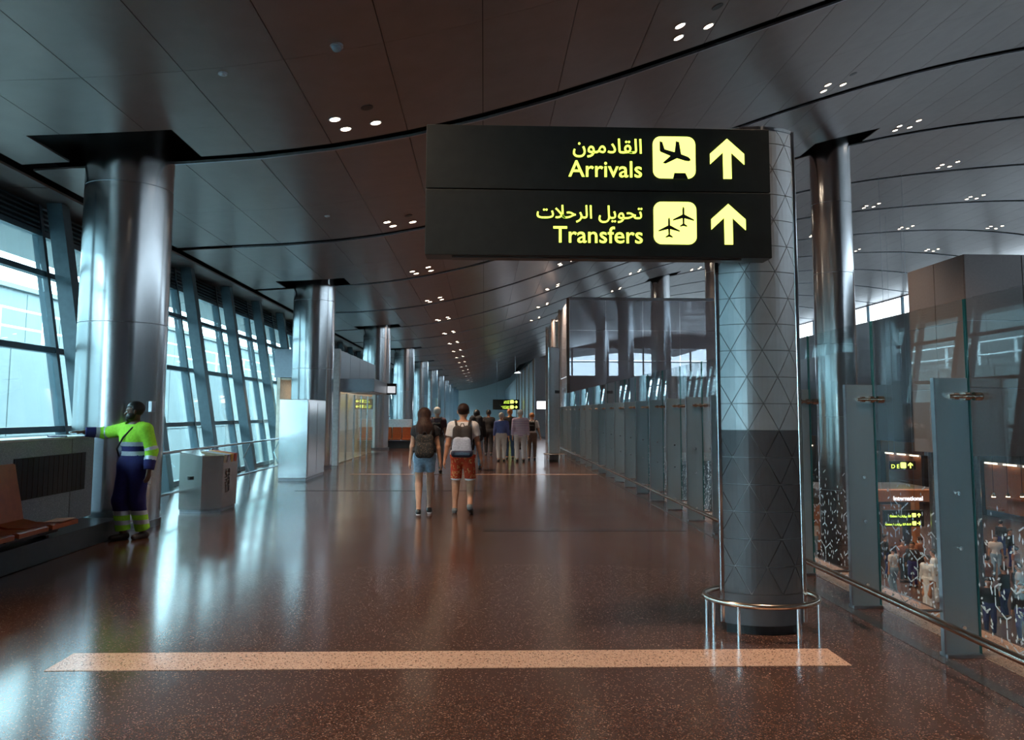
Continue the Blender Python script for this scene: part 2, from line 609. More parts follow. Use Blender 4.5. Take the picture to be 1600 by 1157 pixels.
TZ = [0.06, 1.37, 2.70, 4.02, 4.74]
MOD = 3.05
wm = {'mullion': lean_bar(MB(), -.09, .09, -.045, .045, 0, 5.25).mesh('mullion', M_MULL),
      'post': lean_bar(MB(), .26, .52, -.13, .13, 0, 5.25).mesh('structural_post', M_MULLT)}
wm['transom'] = [lean_bar(MB(), -.07, .07, .045, MOD - .045, z - .05, z + .05).mesh('transom', M_MULL) for z in TZ]
wm['pane'] = [lean_bar(MB(), -.012, .012, .05, MOD - .05, a + .05, b - .05).mesh('pane', M_WGLASS) for a, b in zip(TZ[:-1], TZ[1:])]
wm['slat'] = [lean_bar(MB(), -.05, .07, .05, MOD - .05, z, z + .035).mesh('grille_slat', M_MULL) for z in (4.82, 4.91, 5.0, 5.09, 5.18)]
wm['back'] = lean_bar(MB(), -.08, -.06, .05, MOD - .05, 4.79, 5.25).mesh('grille_backing', M_MULLT)
for i in range(-10, 42):
    y = 13.95 + MOD * i
    wn = empty('window_%d' % (i + 11), (0, y, 0), kind='structure')
    link('mullion', wm['mullion'], wn)
    link('structural_post', wm['post'], wn)
    for me in wm['transom']:
        link('transom', me, wn)
    for me in wm['pane']:
        link('pane', me, wn)
    if i < 16:
        for me in wm['slat']:
            link('grille_slat', me, wn)
    link('grille_backing', wm['back'], wn)
MB().box(-8.4, -7.85, YB, YE, 5.2, 5.7).build('wall_left', M_MULLT, kind='structure')
MB().box(-10.4, -8.0, YB, YE, 5.72, 5.9).box(-10.4, -8.3, YB, YE, 5.1, 5.16).build('roof_overhang', M_EXT, kind='structure')

# ------------------------------------------------------------------ remaining walls
wb = MB().box(-8.4, XR + .6, YB - .3, YB, ZL, 12.4).build('wall_back', M_WALLR, kind='structure')
we = MB().box(-8.4, 6.0, YE, YE + .3, -0.3, 8.6).build('wall_end', M_WHITE, kind='structure')
wr = MB().box(XR, XR + .3, YB, YA, ZL, 9.75)
wr.box(XR, XR + .3, YB, YA, 11.1, 12.0)
wr = wr.build('wall_right', M_WALLR, kind='structure')
k = 0
y = YB
CM = 5.8
while y < YA - .1:                               # clerestory band
    k += 1
    wn = empty('window_%d' % (60 + k), (XR, y, 9.75), kind='structure')
    MB().box(-.06, .12, -.09, .09, 0, 1.36).build('mullion', M_MULL, wn)
    MB().box(.02, .05, .09, min(CM, YA - y) - .09, 0.02, 1.33).build('pane', M_CLERE, wn)
    y += CM
for yy in range(24):                             # wall panels proud of the atrium wall
    for zz in range(4):
        y0_ = 6 + yy * 4.1
        MB().box(XR - .03, XR, y0_ + .03, y0_ + 4.07, 0.1 + zz * 2.4 + .03, 0.1 + zz * 2.4 + 2.37).build('wall_panel', M_WALLR, wr)
wa = MB().box(6.0, XR + .3, YA, YA + .3, ZL, 6.6)
wa.box(6.0, 8.4, YA, YA + .3, 6.6, 12.2).box(6, XR + .3, YA, YA + .3, 10.2, 12.4)
wa = wa.build('wall_atrium_end', M_WALLR, kind='structure')
for i in range(8):
    x = 8.4 + i * 3.15
    wn = empty('window_%d' % (90 + i), (x, YA, 6.6), kind='structure')
    MB().box(-.1, .1, -.1, .1, 0, 3.6).build('mullion', M_MULL, wn)
    MB().box(.1, 3.05, -.06, .06, 1.75, 1.87).build('transom', M_MULL, wn)
    MB().box(.1, 3.05, -.015, .015, 0, 3.6).build('pane', M_CLERE, wn)
gblk = MB().box(3.62, 6.0, 57.0, YE, 0, 5.6).build('wall_gate_block', M_PANELG, kind='structure')
MB().box(6.0, 6.3, YA, YE, -.3, 9).build('wall_hall_end_side', M_PANELG, kind='structure')

# ------------------------------------------------------------------ outside
MB().box(-120, -8.4, -60, 240, ZL - .3, ZL).build('ground_apron', mat('pale_concrete', (0.5, 0.52, 0.52), 0, 0.8), kind='structure')
tb = empty('terminal_building', (-30, 40, ZL), 'long pale panelled terminal building seen through the windows', 'building')
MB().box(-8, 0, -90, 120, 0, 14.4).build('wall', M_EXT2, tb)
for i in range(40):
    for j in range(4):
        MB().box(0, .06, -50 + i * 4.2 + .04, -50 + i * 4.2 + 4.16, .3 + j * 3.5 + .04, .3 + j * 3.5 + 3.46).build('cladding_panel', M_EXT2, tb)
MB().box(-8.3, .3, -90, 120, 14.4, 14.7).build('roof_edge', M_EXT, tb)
te = empty('terrace_block', (-14, 40, ZL), 'pale low terrace block with white roof railing outside the windows', 'building')
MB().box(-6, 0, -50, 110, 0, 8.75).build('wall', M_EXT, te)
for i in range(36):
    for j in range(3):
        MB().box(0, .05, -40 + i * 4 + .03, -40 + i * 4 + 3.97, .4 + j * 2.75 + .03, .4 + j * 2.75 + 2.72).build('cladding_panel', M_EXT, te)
for z in (9.2, 9.75):
    MB().tube([(-.25, -50, z), (-.25, 110, z)], .035, 8).build('railing_bar', M_WHITE, te)
for i in range(60):
    MB().box(-.29, -.21, -45 + i * 2.4, -44.92 + i * 2.4, 8.75, 9.78).build('railing_post', M_WHITE, te)


# ------------------------------------------------------------------ columns
def column(x, y, r, z0, label, group, mat_=M_STEEL, ztop=None):
    t = empty('steel_column', (x, y, z0), label, 'column', group)
    h = (ztop or cz(x) + .42) - z0
    seams = [q for q in (2.95 - z0, 5.0 - z0) if q < h - .2]
    if z0 < -1:
        seams = [2.2, 4.4, 6.6, 8.8, 11.0, 13.2]
    a = 0
    for q in seams + [h]:
        MB().cyl(0, 0, a + (.006 if a else 0), q - .006, r, n=56).build('cladding_drum', mat_, t, True)
        if q < h:
            MB().cyl(0, 0, q - .006, q + .006, r - .012, n=40).build('seam', M_STEELD, t, True)
        a = q
    MB().cyl(0, 0, 0.0, .1, r + .012, n=56).build('skirting_ring', M_STEELD, t, True)
    return t


for i, (x, y) in enumerate(LCOL):
    c = column(x, y, .615, 0, ['stout brushed steel column behind the worker in lime overalls', 'stout brushed steel column behind the tall steel cabinet',
                               'stout brushed steel column at the end of the glazed kiosk'][i] if i < 3 else 'stout brushed steel column in the receding row beyond the kiosk',
               'steel columns along the windows')
    if i == 0:
        MB().cbox(.53, .585, -.36, -.20, .62, .78, .006).build('outlet_plate', M_WHITE, c)
        MB().cbox(.545, .60, -.32, -.18, 1.66, 1.82, .006).build('junction_box', M_STEELD, c)
for i, (x, y) in enumerate(RCOL):
    column(x, y, .6, ZL, 'tall dark steel column rising through the atrium beside the glass barrier' if i == 0 else 'tall dark steel column behind the tall glass partition',
           'atrium columns', M_STEEL)

# ------------------------------------------------------------------ downlights
ring = MB()
nseg = 18
vs, fs = [], []
for (r, z) in ((.072, .03), (.072, -.004), (.088, -.008), (.093, .0)):
    vs += [(r * math.cos(2 * PI * i / nseg), r * math.sin(2 * PI * i / nseg), z) for i in range(nseg)]
for a in range(3):
    fs += [(a * nseg + i, a * nseg + (i + 1) % nseg, (a + 1) * nseg + (i + 1) % nseg, (a + 1) * nseg + i) for i in range(nseg)]
ring.add(vs, fs)
me_ring = ring.mesh('trim_ring', M_SLOT, True)
me_lens = MB().cyl(0, 0, 0, .012, .071, n=16).mesh('lens', M_LAMP)
me_dark = MB().cyl(0, 0, -.006, .02, .085, n=20).mesh('speaker', M_BLACK)
SPOT = bpy.data.lights.new('downlight_beam', 'SPOT')
SPOT.energy = 190
SPOT.color = (1.0, 0.74, 0.52)
SPOT.spot_size = math.radians(88)
SPOT.spot_blend = 0.8
SPOT.shadow_soft_size = 0.05
nl = 0
for k in range(-3, 18):
    for j in range(0, 7 if k < 10 else 2):
        xc_, yc_ = -1.85 + 4.9 * j, Y0 + S * k - .95
        if k == 0 and j == 1:
            yc_ -= .1
        if xc_ > XR - 1 or (xc_ > 4 and k > 8) or (xc_ > 2.5 and k > 6):
            continue
        for q, (dx, dy) in enumerate(((-.28, -.12), (-.2, .3), (.24, .26), (.2, -.34))):
            x, y = xc_ + dx, yc_ + dy
            p = project((x, y, cz(x)))
            seen = p and -20 < p[0] < 1620 and -20 < p[1] < 1160
            if not seen and not (k < 3 and j < 3):
                continue
            sl = math.atan((cz(x + .1) - cz(x - .1)) / .2)
            if q == 3 and k < 2:
                o = link('ceiling_speaker', me_dark, None, 'black round ceiling opening beside a cluster of downlights', 'speaker', 'round black openings in the ceiling', loc=(x, y, cz(x)))
                o.rotation_euler = (0, -sl, 0)
                continue
            t = empty('downlight', (x, y, cz(x) - .004), 'small warm recessed downlight in the metal ceiling', 'downlight', 'ceiling downlights')
            t.rotation_euler = (0, -sl, 0)
            link('trim_ring', me_ring, t)
            link('lens', me_lens, t)
            lo = bpy.data.objects.new('beam', SPOT)
            COL.objects.link(lo)
            lo.parent = t
            lo.location = (0, 0, -.02)
            nl += 1
t = empty('dome_camera', (-1.72, 8.9, cz(-1.72)), 'small blue-grey dome camera on the bare ceiling panel', 'camera')
bm_ = MB()
for a in range(6):
    r0, r1 = .06 * math.cos(a * PI / 12), .06 * math.cos((a + 1) * PI / 12)
    bm_.cyl(0, 0, -.02 - .06 * math.sin(a * PI / 12), -.02 - .06 * math.sin((a + 1) * PI / 12), r0, max(r1, .002), 16)
bm_.build('dome', mat('blue_grey_dome', (0.2, 0.26, 0.32), 0, 0.15), t, True)
MB().cyl(0, 0, -.022, .01, .075, n=20).build('mount', M_SLOT, t, True)
for (x, y) in ((-3.1, 9.2), (-3.2, 16.0), (0.1, 7.6)):
    MB().cyl(0, 0, -.018, .01, .05, .055, 18).cyl(0, 0, -.03, -.018, .02, .03, 12).build('smoke_detector', M_SLOT, None, True, label='small round smoke detector on the ceiling panels', cat='detector', group='smoke detectors', loc=(x, y, cz(x)))


# ------------------------------------------------------------------ text
def ar(*codes):
    return ''.join(chr(c) for c in codes)


AR_ARRIVALS = ar(0xFEE5, 0xFEEE, 0xFEE3, 0xFEA9, 0xFE8E, 0xFED8, 0xFEDF, 0xFE8D)
AR_TRANSFERS = ar(0xFE95, 0xFEFC, 0xFEA3, 0xFEAE, 0xFEDF, 0xFE8D) + ' ' + ar(0xFEDE, 0xFEF3, 0xFEEE, 0xFEA4, 0xFE97)
AR_WASTE = ar(0xFE95, 0xFE8E, 0xFEF3, 0xFE8E, 0xFED4, 0xFEE7)
AR_GATES = ar(0xFE95, 0xFE8E, 0xFE91, 0xFE8D, 0xFEEE, 0xFE91)


def text(name, s, parent, m, x, z, width=None, height=None, y=0, align='R', mtx=None, off=0.006):
    """flat lettering in the xz plane facing -y, right or left aligned at x, baseline at z"""
    c = bpy.data.curves.new(name, 'FONT')
    c.body = s
    c.size = 1
    c.offset = off
    c.extrude = 0.012
    c.resolution_u = 3
    o = bpy.data.objects.new('tmp', c)
    COL.objects.link(o)
    dg = bpy.context.evaluated_depsgraph_get()
    dg.update()
    me = bpy.data.meshes.new_from_object(o.evaluated_get(dg))
    bpy.data.objects.remove(o)
    v = np.zeros(len(me.vertices) * 3, dtype=np.float32)
    me.vertices.foreach_get('co', v)
    v = v.reshape(-1, 3)
    x0, x1 = v[:, 0].min(), v[:, 0].max()
    sc = width / (x1 - x0) if width else height
    out = np.zeros_like(v)
    ref = x1 if align == 'R' else x0
    out[:, 0] = x + (v[:, 0] - ref) * sc
    out[:, 2] = z + v[:, 1] * sc
    out[:, 1] = y - v[:, 2] * 0.25
    me.vertices.foreach_set('co', out.ravel())
    me.materials.clear()
    me.materials.append(m)
    me.update()
    o = link(name, me, parent)
    if mtx is not None:
        o.matrix_local = mtx
    return o


def rrect(x0, x1, z0, z1, r, n=6):
    p = []
    for cx_, cz_, a0 in ((x1 - r, z1 - r, 0), (x0 + r, z1 - r, PI / 2), (x0 + r, z0 + r, PI), (x1 - r, z0 + r, 1.5 * PI)):
        p += [(cx_ + r * math.cos(a0 + i * PI / 2 / n), cz_ + r * math.sin(a0 + i * PI / 2 / n)) for i in range(n + 1)]
    return p


def rotp(poly, a, cx_=0, cz_=0, s=1.0):
    return [(cx_ + s * (x * math.cos(a) - z * math.sin(a)), cz_ + s * (x * math.sin(a) + z * math.cos(a))) for x, z in poly]


def plane_top():      # plan view of an airliner, nose at +z, unit span about 1
    h = [(0.0, .52), (.035, .46), (.045, .36), (.045, .14), (.5, -.10), (.5, -.16), (.045, -.04), (.035, -.30), (.17, -.40), (.17, -.45), (0.0, -.41)]
    return h + [(-x, z) for x, z in h[::-1][1:-1]]


def plane_side():     # landing airliner silhouette, nose to the right
    return [(.62, -.02), (.60, .03), (.50, .08), (.22, .10), (.02, .52), (-.10, .52), (-.03, .10), (-.42, .09), (-.58, .33), (-.68, .33), (-.58, .0), (-.54, -.04), (-.14, -.08),
            (-.34, -.42), (-.23, -.42), (.12, -.09), (.46, -.09), (.58, -.06)]


def arrow(cx_, zb, s, a=0):   # height s
    p = [(0, 1.0), (.42, .62), (.42, .36), (.10, .66), (.10, 0), (-.10, 0), (-.10, .66), (-.42, .36), (-.42, .62)]
    if a:
        return rotp([(x, z - .5) for x, z in p], a, cx_, zb + s / 2, s)
    return [(cx_ + x * s, zb + z * s) for x, z in p]


def poly_part(mb, poly, y0, y1):
    mb.prism(poly, y0, y1, ax='y')
    return mb


def tri_fill(name, polys, m, parent, y0, y1):
    mb = MB()
    for p in polys:
        poly_part(mb, p, y0, y1)
    return mb.build(name, m, parent)


def wayfinding_sign(loc, label, right=False):
    t = empty('wayfinding_sign', loc, label, 'sign')
    # local frame: x 0..2.62, z 0..1.0, front at y=0
    MB().cbox(0, 2.62, 0.02, .22, .508, 1.0, .004).build('upper_case', M_SIGN, t)
    MB().cbox(0, 2.62, 0.02, .22, 0.0, .500, .004).build('lower_case', M_SIGN, t)
    MB().box(.01, 2.61, .06, .2, .495, .512).build('joint', M_BLACK, t)
    MB().box(.2, 2.4, .07, .17, -.012, 0.0).build('underside_plate', M_SHOPD, t)
    for row, (zb, en, arb, wen, war) in enumerate(((.610, 'Arrivals', AR_ARRIVALS, .56, .525), (.102, 'Transfers', AR_TRANSFERS, .675, .80))):
        text('english_lettering', en, t, M_YELTXT, 1.635, zb, wen, y=.018)
        text('arabic_lettering', arb, t, M_YELTXT, 1.635, zb + .186, war, y=.018)
        ic = tri_fill('pictogram_tile', [rrect(1.72, 2.045, zb - .005, zb + .32, .06)], M_YEL, t, .012, .02)
        if row == 0:
            tri_fill('aircraft', [rotp(plane_side(), math.radians(-17), 1.885, zb + .175, .205)], M_SIGN, ic, .006, .014)
            tri_fill('runway_notch', [[(1.87, zb - .01), (1.985, zb - .01), (1.965, zb + .035), (1.88, zb + .035)]], M_SIGN, ic, .006, .014)
        else:
            tri_fill('aircraft', [rotp(plane_top(), 0, 1.945, zb + .20, .16)], M_SIGN, ic, .006, .014)
            tri_fill('aircraft', [rotp(plane_top(), 0, 1.835, zb + .115, .16)], M_SIGN, ic, .006, .014)
        tri_fill('arrow', [arrow(2.29, zb - .002, .312, -PI / 2 if right else 0)], M_YEL, t, .012, .02)
    return t


sg = wayfinding_sign((-.45, 5.88, 2.845), 'large dark lit sign reading Arrivals and Transfers fixed to the patterned totem')
sg2 = wayfinding_sign((0.85, 79, 1.98), 'distant dark lit sign with right-pointing arrows hung above the walkway', True)
for x in (.4, 2.2):
    MB().tube([(x, .12, 1.0), (x, .12, cz(.85 + x) - 1.98 + .05)], .02, 8).build('hanger_rod', M_STEELD, sg2)

# ------------------------------------------------------------------ totems: lens-shaped column of triangular panels
HW, SAG = .315, .125
RAD = (HW * HW + SAG * SAG) / (2 * SAG)
AMAX = math.asin(HW / RAD)


def lens(u, off=0.0):
    """arc length u from the centre of the front face -> x, y (front = -y)"""
    a = u / RAD
    return (RAD + off) * math.sin(a), -((RAD + off) * math.cos(a) - (RAD - SAG))


def totem(loc, rz, label, detail=True):
    t = empty('totem', loc, label, 'totem', rz=rz)
    H0, H1, ZS = .0, 3.93, 1.50
    L = AMAX * RAD
    n = 14

    def outline(off):
        fr = [lens(-L + 2 * L * i / n, off) for i in range(n + 1)]
        return fr + [(-x, -y) for x, y in fr[1:-1]]
    MB().prism(outline(-.008), .07, ZS, 0).build('lower_core', M_TOTEMLL, t, True)
    MB().prism(outline(-.008), ZS, H1, 0).build('upper_core', M_TOTEML, t, True)
    MB().prism([(x * .9, y * .8) for x, y in outline(0)], H0, .07, 0).build('recessed_base', M_BLACK, t)
    MB().prism(outline(.004), .07, .30, 0).build('kick_plate', M_TOTEMD, t, True)
    MB().prism(outline(.006), H1, H1 + .025, 0).build('top_cap', M_CHROME, t, True)
    for s in (-1, 1):
        MB().cbox(s * HW - .016, s * HW + .016, -.02, .02, .07, H1 + .02, .005).build('edge_strip', M_CHROME, t)
    if not detail:
        MB().prism(outline(.002), .3, H1, 0).build('cladding', M_TOTEM, t, True)
        MB().box(-.12, .12, -SAG - .02, -SAG + .01, 2.35, 2.45).build('small_display', M_BLACK, t)
        return t
    # triangular facets, both faces
    side, rh = .239, .207
    z = .30
    row = 0
    me_c = {}
    while z < H1 - .02:
        zt = min(z + rh, H1)
        for k in range(-4, 5):
            for upside in (0, 1):
                cxu = k * side + (side / 2 if (row + upside) % 2 else 0)
                tri = [(cxu - side / 2, z), (cxu + side / 2, z), (cxu, z + rh)] if not upside else [(cxu - side / 2, z + rh), (cxu, z), (cxu + side / 2, z + rh)]
                # inset for the joint
                gx, gz = sum(p[0] for p in tri) / 3, sum(p[1] for p in tri) / 3
                tri = [(gx + (a - gx) * .958, gz + (b - gz) * .958) for a, b in tri]
                # clip to face width
                poly = tri
                for s in (-1, 1):
                    lim = L - .012
                    out = []
                    for i in range(len(poly)):
                        a, b = poly[i], poly[(i + 1) % len(poly)]
                        ia, ib = s * a[0] <= lim, s * b[0] <= lim
                        if ia:
                            out.append(a)
                        if ia != ib:
                            f_ = (s * lim - a[0]) / (b[0] - a[0])
                            out.append((s * lim, a[1] + f_ * (b[1] - a[1])))
                    poly = out
                    if len(poly) < 3:
                        break
                if len(poly) < 3:
                    continue
                if max(p[0] for p in poly) - min(p[0] for p in poly) < .012:
                    continue
                m_ = M_TOTEMD if z + rh / 2 < ZS else M_TOTEM
                strips = []
                u0 = min(p[0] for p in poly)
                u1 = max(p[0] for p in poly)
                ns_ = max(1, int(math.ceil((u1 - u0) / .045)))
                for q_ in range(ns_):
                    pp = poly
                    for s_, lim in ((1, u0 + (u1 - u0) * (q_ + 1) / ns_), (-1, -(u0 + (u1 - u0) * q_ / ns_))):
                        out = []
                        for i in range(len(pp)):
                            a, b = pp[i], pp[(i + 1) % len(pp)]
                            ia, ib = s_ * a[0] <= lim + 1e-9, s_ * b[0] <= lim + 1e-9
                            if ia:
                                out.append(a)
                            if ia != ib:
                                f_ = (s_ * lim - a[0]) / (b[0] - a[0])
                                out.append((s_ * lim, a[1] + f_ * (b[1] - a[1])))
                        pp = out
                        if len(pp) < 3:
                            break
                    if len(pp) >= 3:
                        strips.append(pp)
                for face in (1, -1):
                    mb = MB()
                    for pp in strips:
                        nn = len(pp)
                        vs_ = []
                        for off in (-.012, .003):
                            for (u, zz) in pp:
                                x, y = lens(u, off)
                                vs_.append((x * face, y * face, min(zz, H1 - .004)))
                        mb.add(vs_, [tuple(range(nn))[::-1], tuple(range(nn, 2 * nn))] + [(i, (i + 1) % nn, nn + (i + 1) % nn, nn + i) for i in range(nn)])
                    mb.build('triangular_panel', m_, t, True)
        z += rh
        row += 1
    return t


totem((2.165, 6.26, 0), math.radians(-3), 'tall lens-shaped totem clad in triangular panels, dark foot, carrying the Arrivals sign')
totem((2.43, 27.8, 0), math.radians(50), 'slim plain steel totem standing before the tall glass partition', False)


def guard_ring(loc, rx, ry, label, z=.265, r=.021):
    t = empty('guard_ring', loc, label, 'guard rail')
    MB().tube([(rx * math.cos(a * PI / 24), ry * math.sin(a * PI / 24), z) for a in range(48)], r, 10, True).build('ring_tube', M_BRONZE, t, True)
    for a in (200, 232, 292, 335, 30, 100, 150):
        a = math.radians(a)
        MB().cyl(rx * math.cos(a), ry * math.sin(a), 0, z - .01, .014, n=10).build('post', M_STEEL, t, True)
    return t


guard_ring((2.15, 6.27, 0), .43, .36, 'low oval tube rail round the foot of the patterned totem')
guard_ring((2.43, 27.8, 0), .36, .36, 'low round tube rail at the foot of the slim steel totem')

# ------------------------------------------------------------------ glass barrier with steel fins
gb = empty('glass_barrier', (XG, 0, 0), 'long frameless glass barrier with printed lower edge and steel fins', 'barrier')
FY = [5.6 + 1.4 * i for i in range(-3, 21)]
me_fin = MB().cbox(-.25, -.012, -.014, .014, 0, 1.93, .003).mesh('fin', M_FIN)
me_finb = MB().box(-.262, -.25, -.022, .022, 0, 1.93).mesh('front_edge', M_STEELD)
me_foot = MB().cbox(-.26, .0, -.05, .05, 0, .025, .004).mesh('foot_plate', M_STEELD)
cl = MB()
for (a, b, r) in ((-.16, .07, .016), (-.13, -.095, .026), (-.05, -.015, .03), (.02, .075, .03)):
    cl.tube([(a, -.03, 1.80), (b, -.03, 1.80)], r, 14)
me_cl = cl.mesh('glass_clamp', M_BRONZE, True)
bo = MB()
bo.tube([(-.12, -.03, 0), (-.12, -.012, 0)], .014, 12)
me_bolt = bo.mesh('bolt', M_CHROME, True)
for i, y in enumerate(FY):
    f_ = link('fin', me_fin, gb, loc=(0, y, 0))
    link('front_edge', me_finb, f_)
    link('foot_plate', me_foot, f_)
    link('glass_clamp', me_cl, f_)
    for z in (1.12, .74, .2):
        link('bolt', me_bolt, f_, loc=(0, 0, z))
    if i < len(FY) - 1:
        p = MB().box(-.007, .007, y + .012, y + 1.388, .015, 2.5).build('glass_pane', M_BGLASS, gb)
        MB().box(-.0072, .0072, y + .008, y + .0125, .015, 2.5).build('polished_edge', M_GEDGE, p)
        MB().box(-.0072, .0072, y + 1.3875, y + 1.392, .015, 2.5).build('polished_edge', M_GEDGE, p)
PRINT = mat('white_glass_print', (0.66, 0.71, 0.75), 0, 0.6)
rp = random.Random(3)
for i, y in enumerate(FY[:-1]):
    mb = MB()
    RH = .125
    def quad(c, d, hl, hw_):
        a_ = (-d[1], d[0])
        pts_ = [(c[0] + d[0] * hl, c[1] + d[1] * hl), (c[0] + a_[0] * hw_, c[1] + a_[1] * hw_), (c[0] - d[0] * hl, c[1] - d[1] * hl), (c[0] - a_[0] * hw_, c[1] - a_[1] * hw_)]
        return pts_
    def put(pts_):
        if all(y + .03 < p_[0] < y + 1.37 and .06 < p_[1] < 1.12 for p_ in pts_):
            mb.add([(-.0085, p_[0], p_[1]) for p_ in pts_], [tuple(range(len(pts_)))])
    for r in range(0, 10):
        for c in range(-1, 9):
            cyy = y + c * RH * 1.732 + (r % 2) * RH * .866
            czz = .08 + r * RH * 1.5
            fade = 1.0 if czz < .72 else max(0, 1 - (czz - .72) / .38)
            for q in range(6):                       # strokes meeting at the cell corners
                if rp.random() > .5 * fade:
                    continue
                a0 = math.radians(30 + 60 * q)
                a1 = math.radians(90 + 60 * q)
                p0 = (cyy + RH * math.cos(a0), czz + RH * math.sin(a0))
                p1 = (cyy + RH * math.cos(a1), czz + RH * math.sin(a1))
                d_ = (p1[0] - p0[0], p1[1] - p0[1])
                L_ = math.hypot(*d_)
                d_ = (d_[0] / L_, d_[1] / L_)
                n_ = (-d_[1] * .0055, d_[0] * .0055)
                e_ = (p0[0] + d_[0] * L_ * .46, p0[1] + d_[1] * L_ * .46)
                put([(p0[0] + n_[0], p0[1] + n_[1]), (p0[0] - n_[0], p0[1] - n_[1]), (e_[0] - n_[0], e_[1] - n_[1]), (e_[0] + n_[0], e_[1] + n_[1])])
            for q in range(9):                       # scattered lozenges
                if rp.random() < .85 * fade:
                    c_ = (cyy + rp.uniform(-.1, .1), czz + rp.uniform(-.09, .09))
                    a0 = rp.choice((PI / 2, PI / 6, -PI / 6, PI / 2))
                    put(quad(c_, (math.cos(a0), math.sin(a0)), rp.uniform(.014, .023), .0095))
    mb.build('printed_pattern', PRINT, gb, kind='stuff')
br = empty('bumper_rail', (3.0, 0, 0), 'low steel bumper rail running along the glass barrier', 'rail')
MB().tube([(0, 1.0, .31), (0, 33.6, .31)], .026, 12).build('tube', M_BRONZE, br, True)
for y in FY[1:]:
    MB().tube([(0, y, .31), (.21, y, .31)], .011, 8).build('bracket', M_STEEL, br, True)

# tall glass partition across the atrium side
gp = empty('glass_partition', (3.6, 34.0, 0), 'tall grey glass partition closing the walkway beyond the barrier', 'partition')
for i in range(4):
    for j in range(5):
        MB().box(i * 1.6 + .008, i * 1.6 + 1.592, -.01, .01, .02 + j * 1.3, .02 + j * 1.3 + 1.288).build('glass_pane', M_PGLASS, gp)
MB().cbox(-.02, 6.42, -.04, .04, 6.52, 6.64, .006).build('head_rail', M_PANELG, gp)
MB().box(-.02, 6.42, -.03, .03, -.3, .02).build('floor_channel', M_PANELG, gp)
MB().box(.3, 6.42, -.2, .2, -.32, -.3).build('bridge_beam', M_PANELG, gp)
for j in range(9):
    for k2 in range(4):
        MB().box(-.01, .01, .05 + j * 1.3, 1.338 + j * 1.3, .02 + k2 * 1.62, 1.628 + k2 * 1.62).build('side_pane', M_PGLASS, gp)
for j in range(4):
    MB().cbox(-.10, .03, -.05 + j * 3.9, .05 + j * 3.9, 0, 6.6, .006).build('edge_post', M_BRONZE, gp)
for i in range(6):
    MB().cbox(3.50, 3.62, 58 + i * 6, 58.2 + i * 6, 0, 5.6, .006).build('edge_post', M_BRONZE, gblk)
for nm, x0, x1, z0, z1 in (('lightbox_sign', 3.75, 5.1, 1.95, 2.5), ('lightbox_sign', 5.45, 5.95, 1.95, 2.5)):
    t = empty(nm, (0, 56.9, 0), 'small white lit panel on the distant grey gate block', 'sign', 'white lit panels')
    MB().cbox(x0 - .05, x1 + .05, 0, .1, z0 - .05, z1 + .05, .01).build('case', M_SIGN, t)
    MB().box(x0, x1, -.01, .0, z0, z1).build('lit_face', M_PANELLIT, t)

# ------------------------------------------------------------------ left foreground: wall, plinth, seats
pl = MB().cbox(-5.9, -4.85, 4.0, 11.05, 0, .25, .008).build('plinth', M_PLINTH, label='long charcoal stone plinth under the orange seats', cat='plinth')
gw = empty('granite_wall', (-5.36, 0, .252), 'low grey granite wall with a black vent panel behind the seats', 'wall')
WY1 = 11.3
for i, (a, b) in enumerate(((4.0, 6.3), (6.3, 8.7), (8.7, 10.7), (10.7, WY1))):
    MB().cbox(-.42, 0, a + .004, b - .004, 0, 1.06, .006).build('granite_slab', M_GRANITE, gw)
MB().cbox(-.45, .015, 4.0, WY1 + .01, 1.062, 1.09, .004).build('coping', M_WHITE, gw)
MB().box(.001, .012, 9.4, 11.05, .38, .87).build('vent_panel', M_BLACK, gw)
for i in range(14):
    MB().box(.012, .016, 9.45 + i * .114, 9.46 + i * .114, .39, .86).build('vent_rib', M_SHOPD, gw)


def seat(y, lab):
    t = empty('beam_seat', (-4.98, y, .25), lab, 'seat', 'orange seats on the plinth')
    def sect(pts, th):
        top = pts
        bot = [(x - .0, z - th) for x, z in pts]
        return top + bot[::-1]
    pan_ = [(-.24, .20), (-.1, .165), (.1, .165), (.26, .19), (.34, .205), (.37, .195)]
    MB().prism(sect(pan_, .045), -.27, .27, ax='y').build('seat_pan', M_ORANGE, t, True)
    bk = [(-.24, .19), (-.28, .40), (-.33, .62), (-.37, .82)]
    poly = bk + [(x - .045, z) for x, z in bk[::-1]]
    MB().prism(poly, -.27, .27, ax='y').build('backrest', M_ORANGE, t, True)
    MB().cbox(-.2, .2, -.2, .2, .09, .12, .006).build('seat_bracket', M_BLACK, t)
    return t


for i, y in enumerate((9.15, 8.53, 7.91)):
    seat(y, 'orange moulded seat with a peach paper sheet lying on it' if i == 0 else 'bare orange moulded seat on a black beam before the granite wall')
bs = empty('seat_beam', (-4.98, 0, .25), 'black steel beam on feet carrying the orange seats', 'beam')
MB().cbox(-.06, .06, 7.4, 9.6, .03, .09, .008).build('beam', M_BLACK, bs)
for y in (7.6, 9.3):
    MB().cbox(-.1, .1, y - .03, y + .03, 0, .03, .005).build('foot', M_BLACK, bs)
MB().add([(-4.78, 9.0, .462), (-4.60, 9.05, .464), (-4.62, 9.38, .466), (-4.8, 9.32, .464), (-4.78, 9.0, .466), (-4.60, 9.05, .468), (-4.62, 9.38, .470), (-4.8, 9.32, .468)],
         [(0, 3, 2, 1), (4, 5, 6, 7), (0, 1, 5, 4), (1, 2, 6, 5), (2, 3, 7, 6), (3, 0, 4, 7)]).build('paper_sheet', mat('peach_paper', (0.75, 0.4, 0.25)), label='peach paper sheet lying on an orange seat', cat='paper')

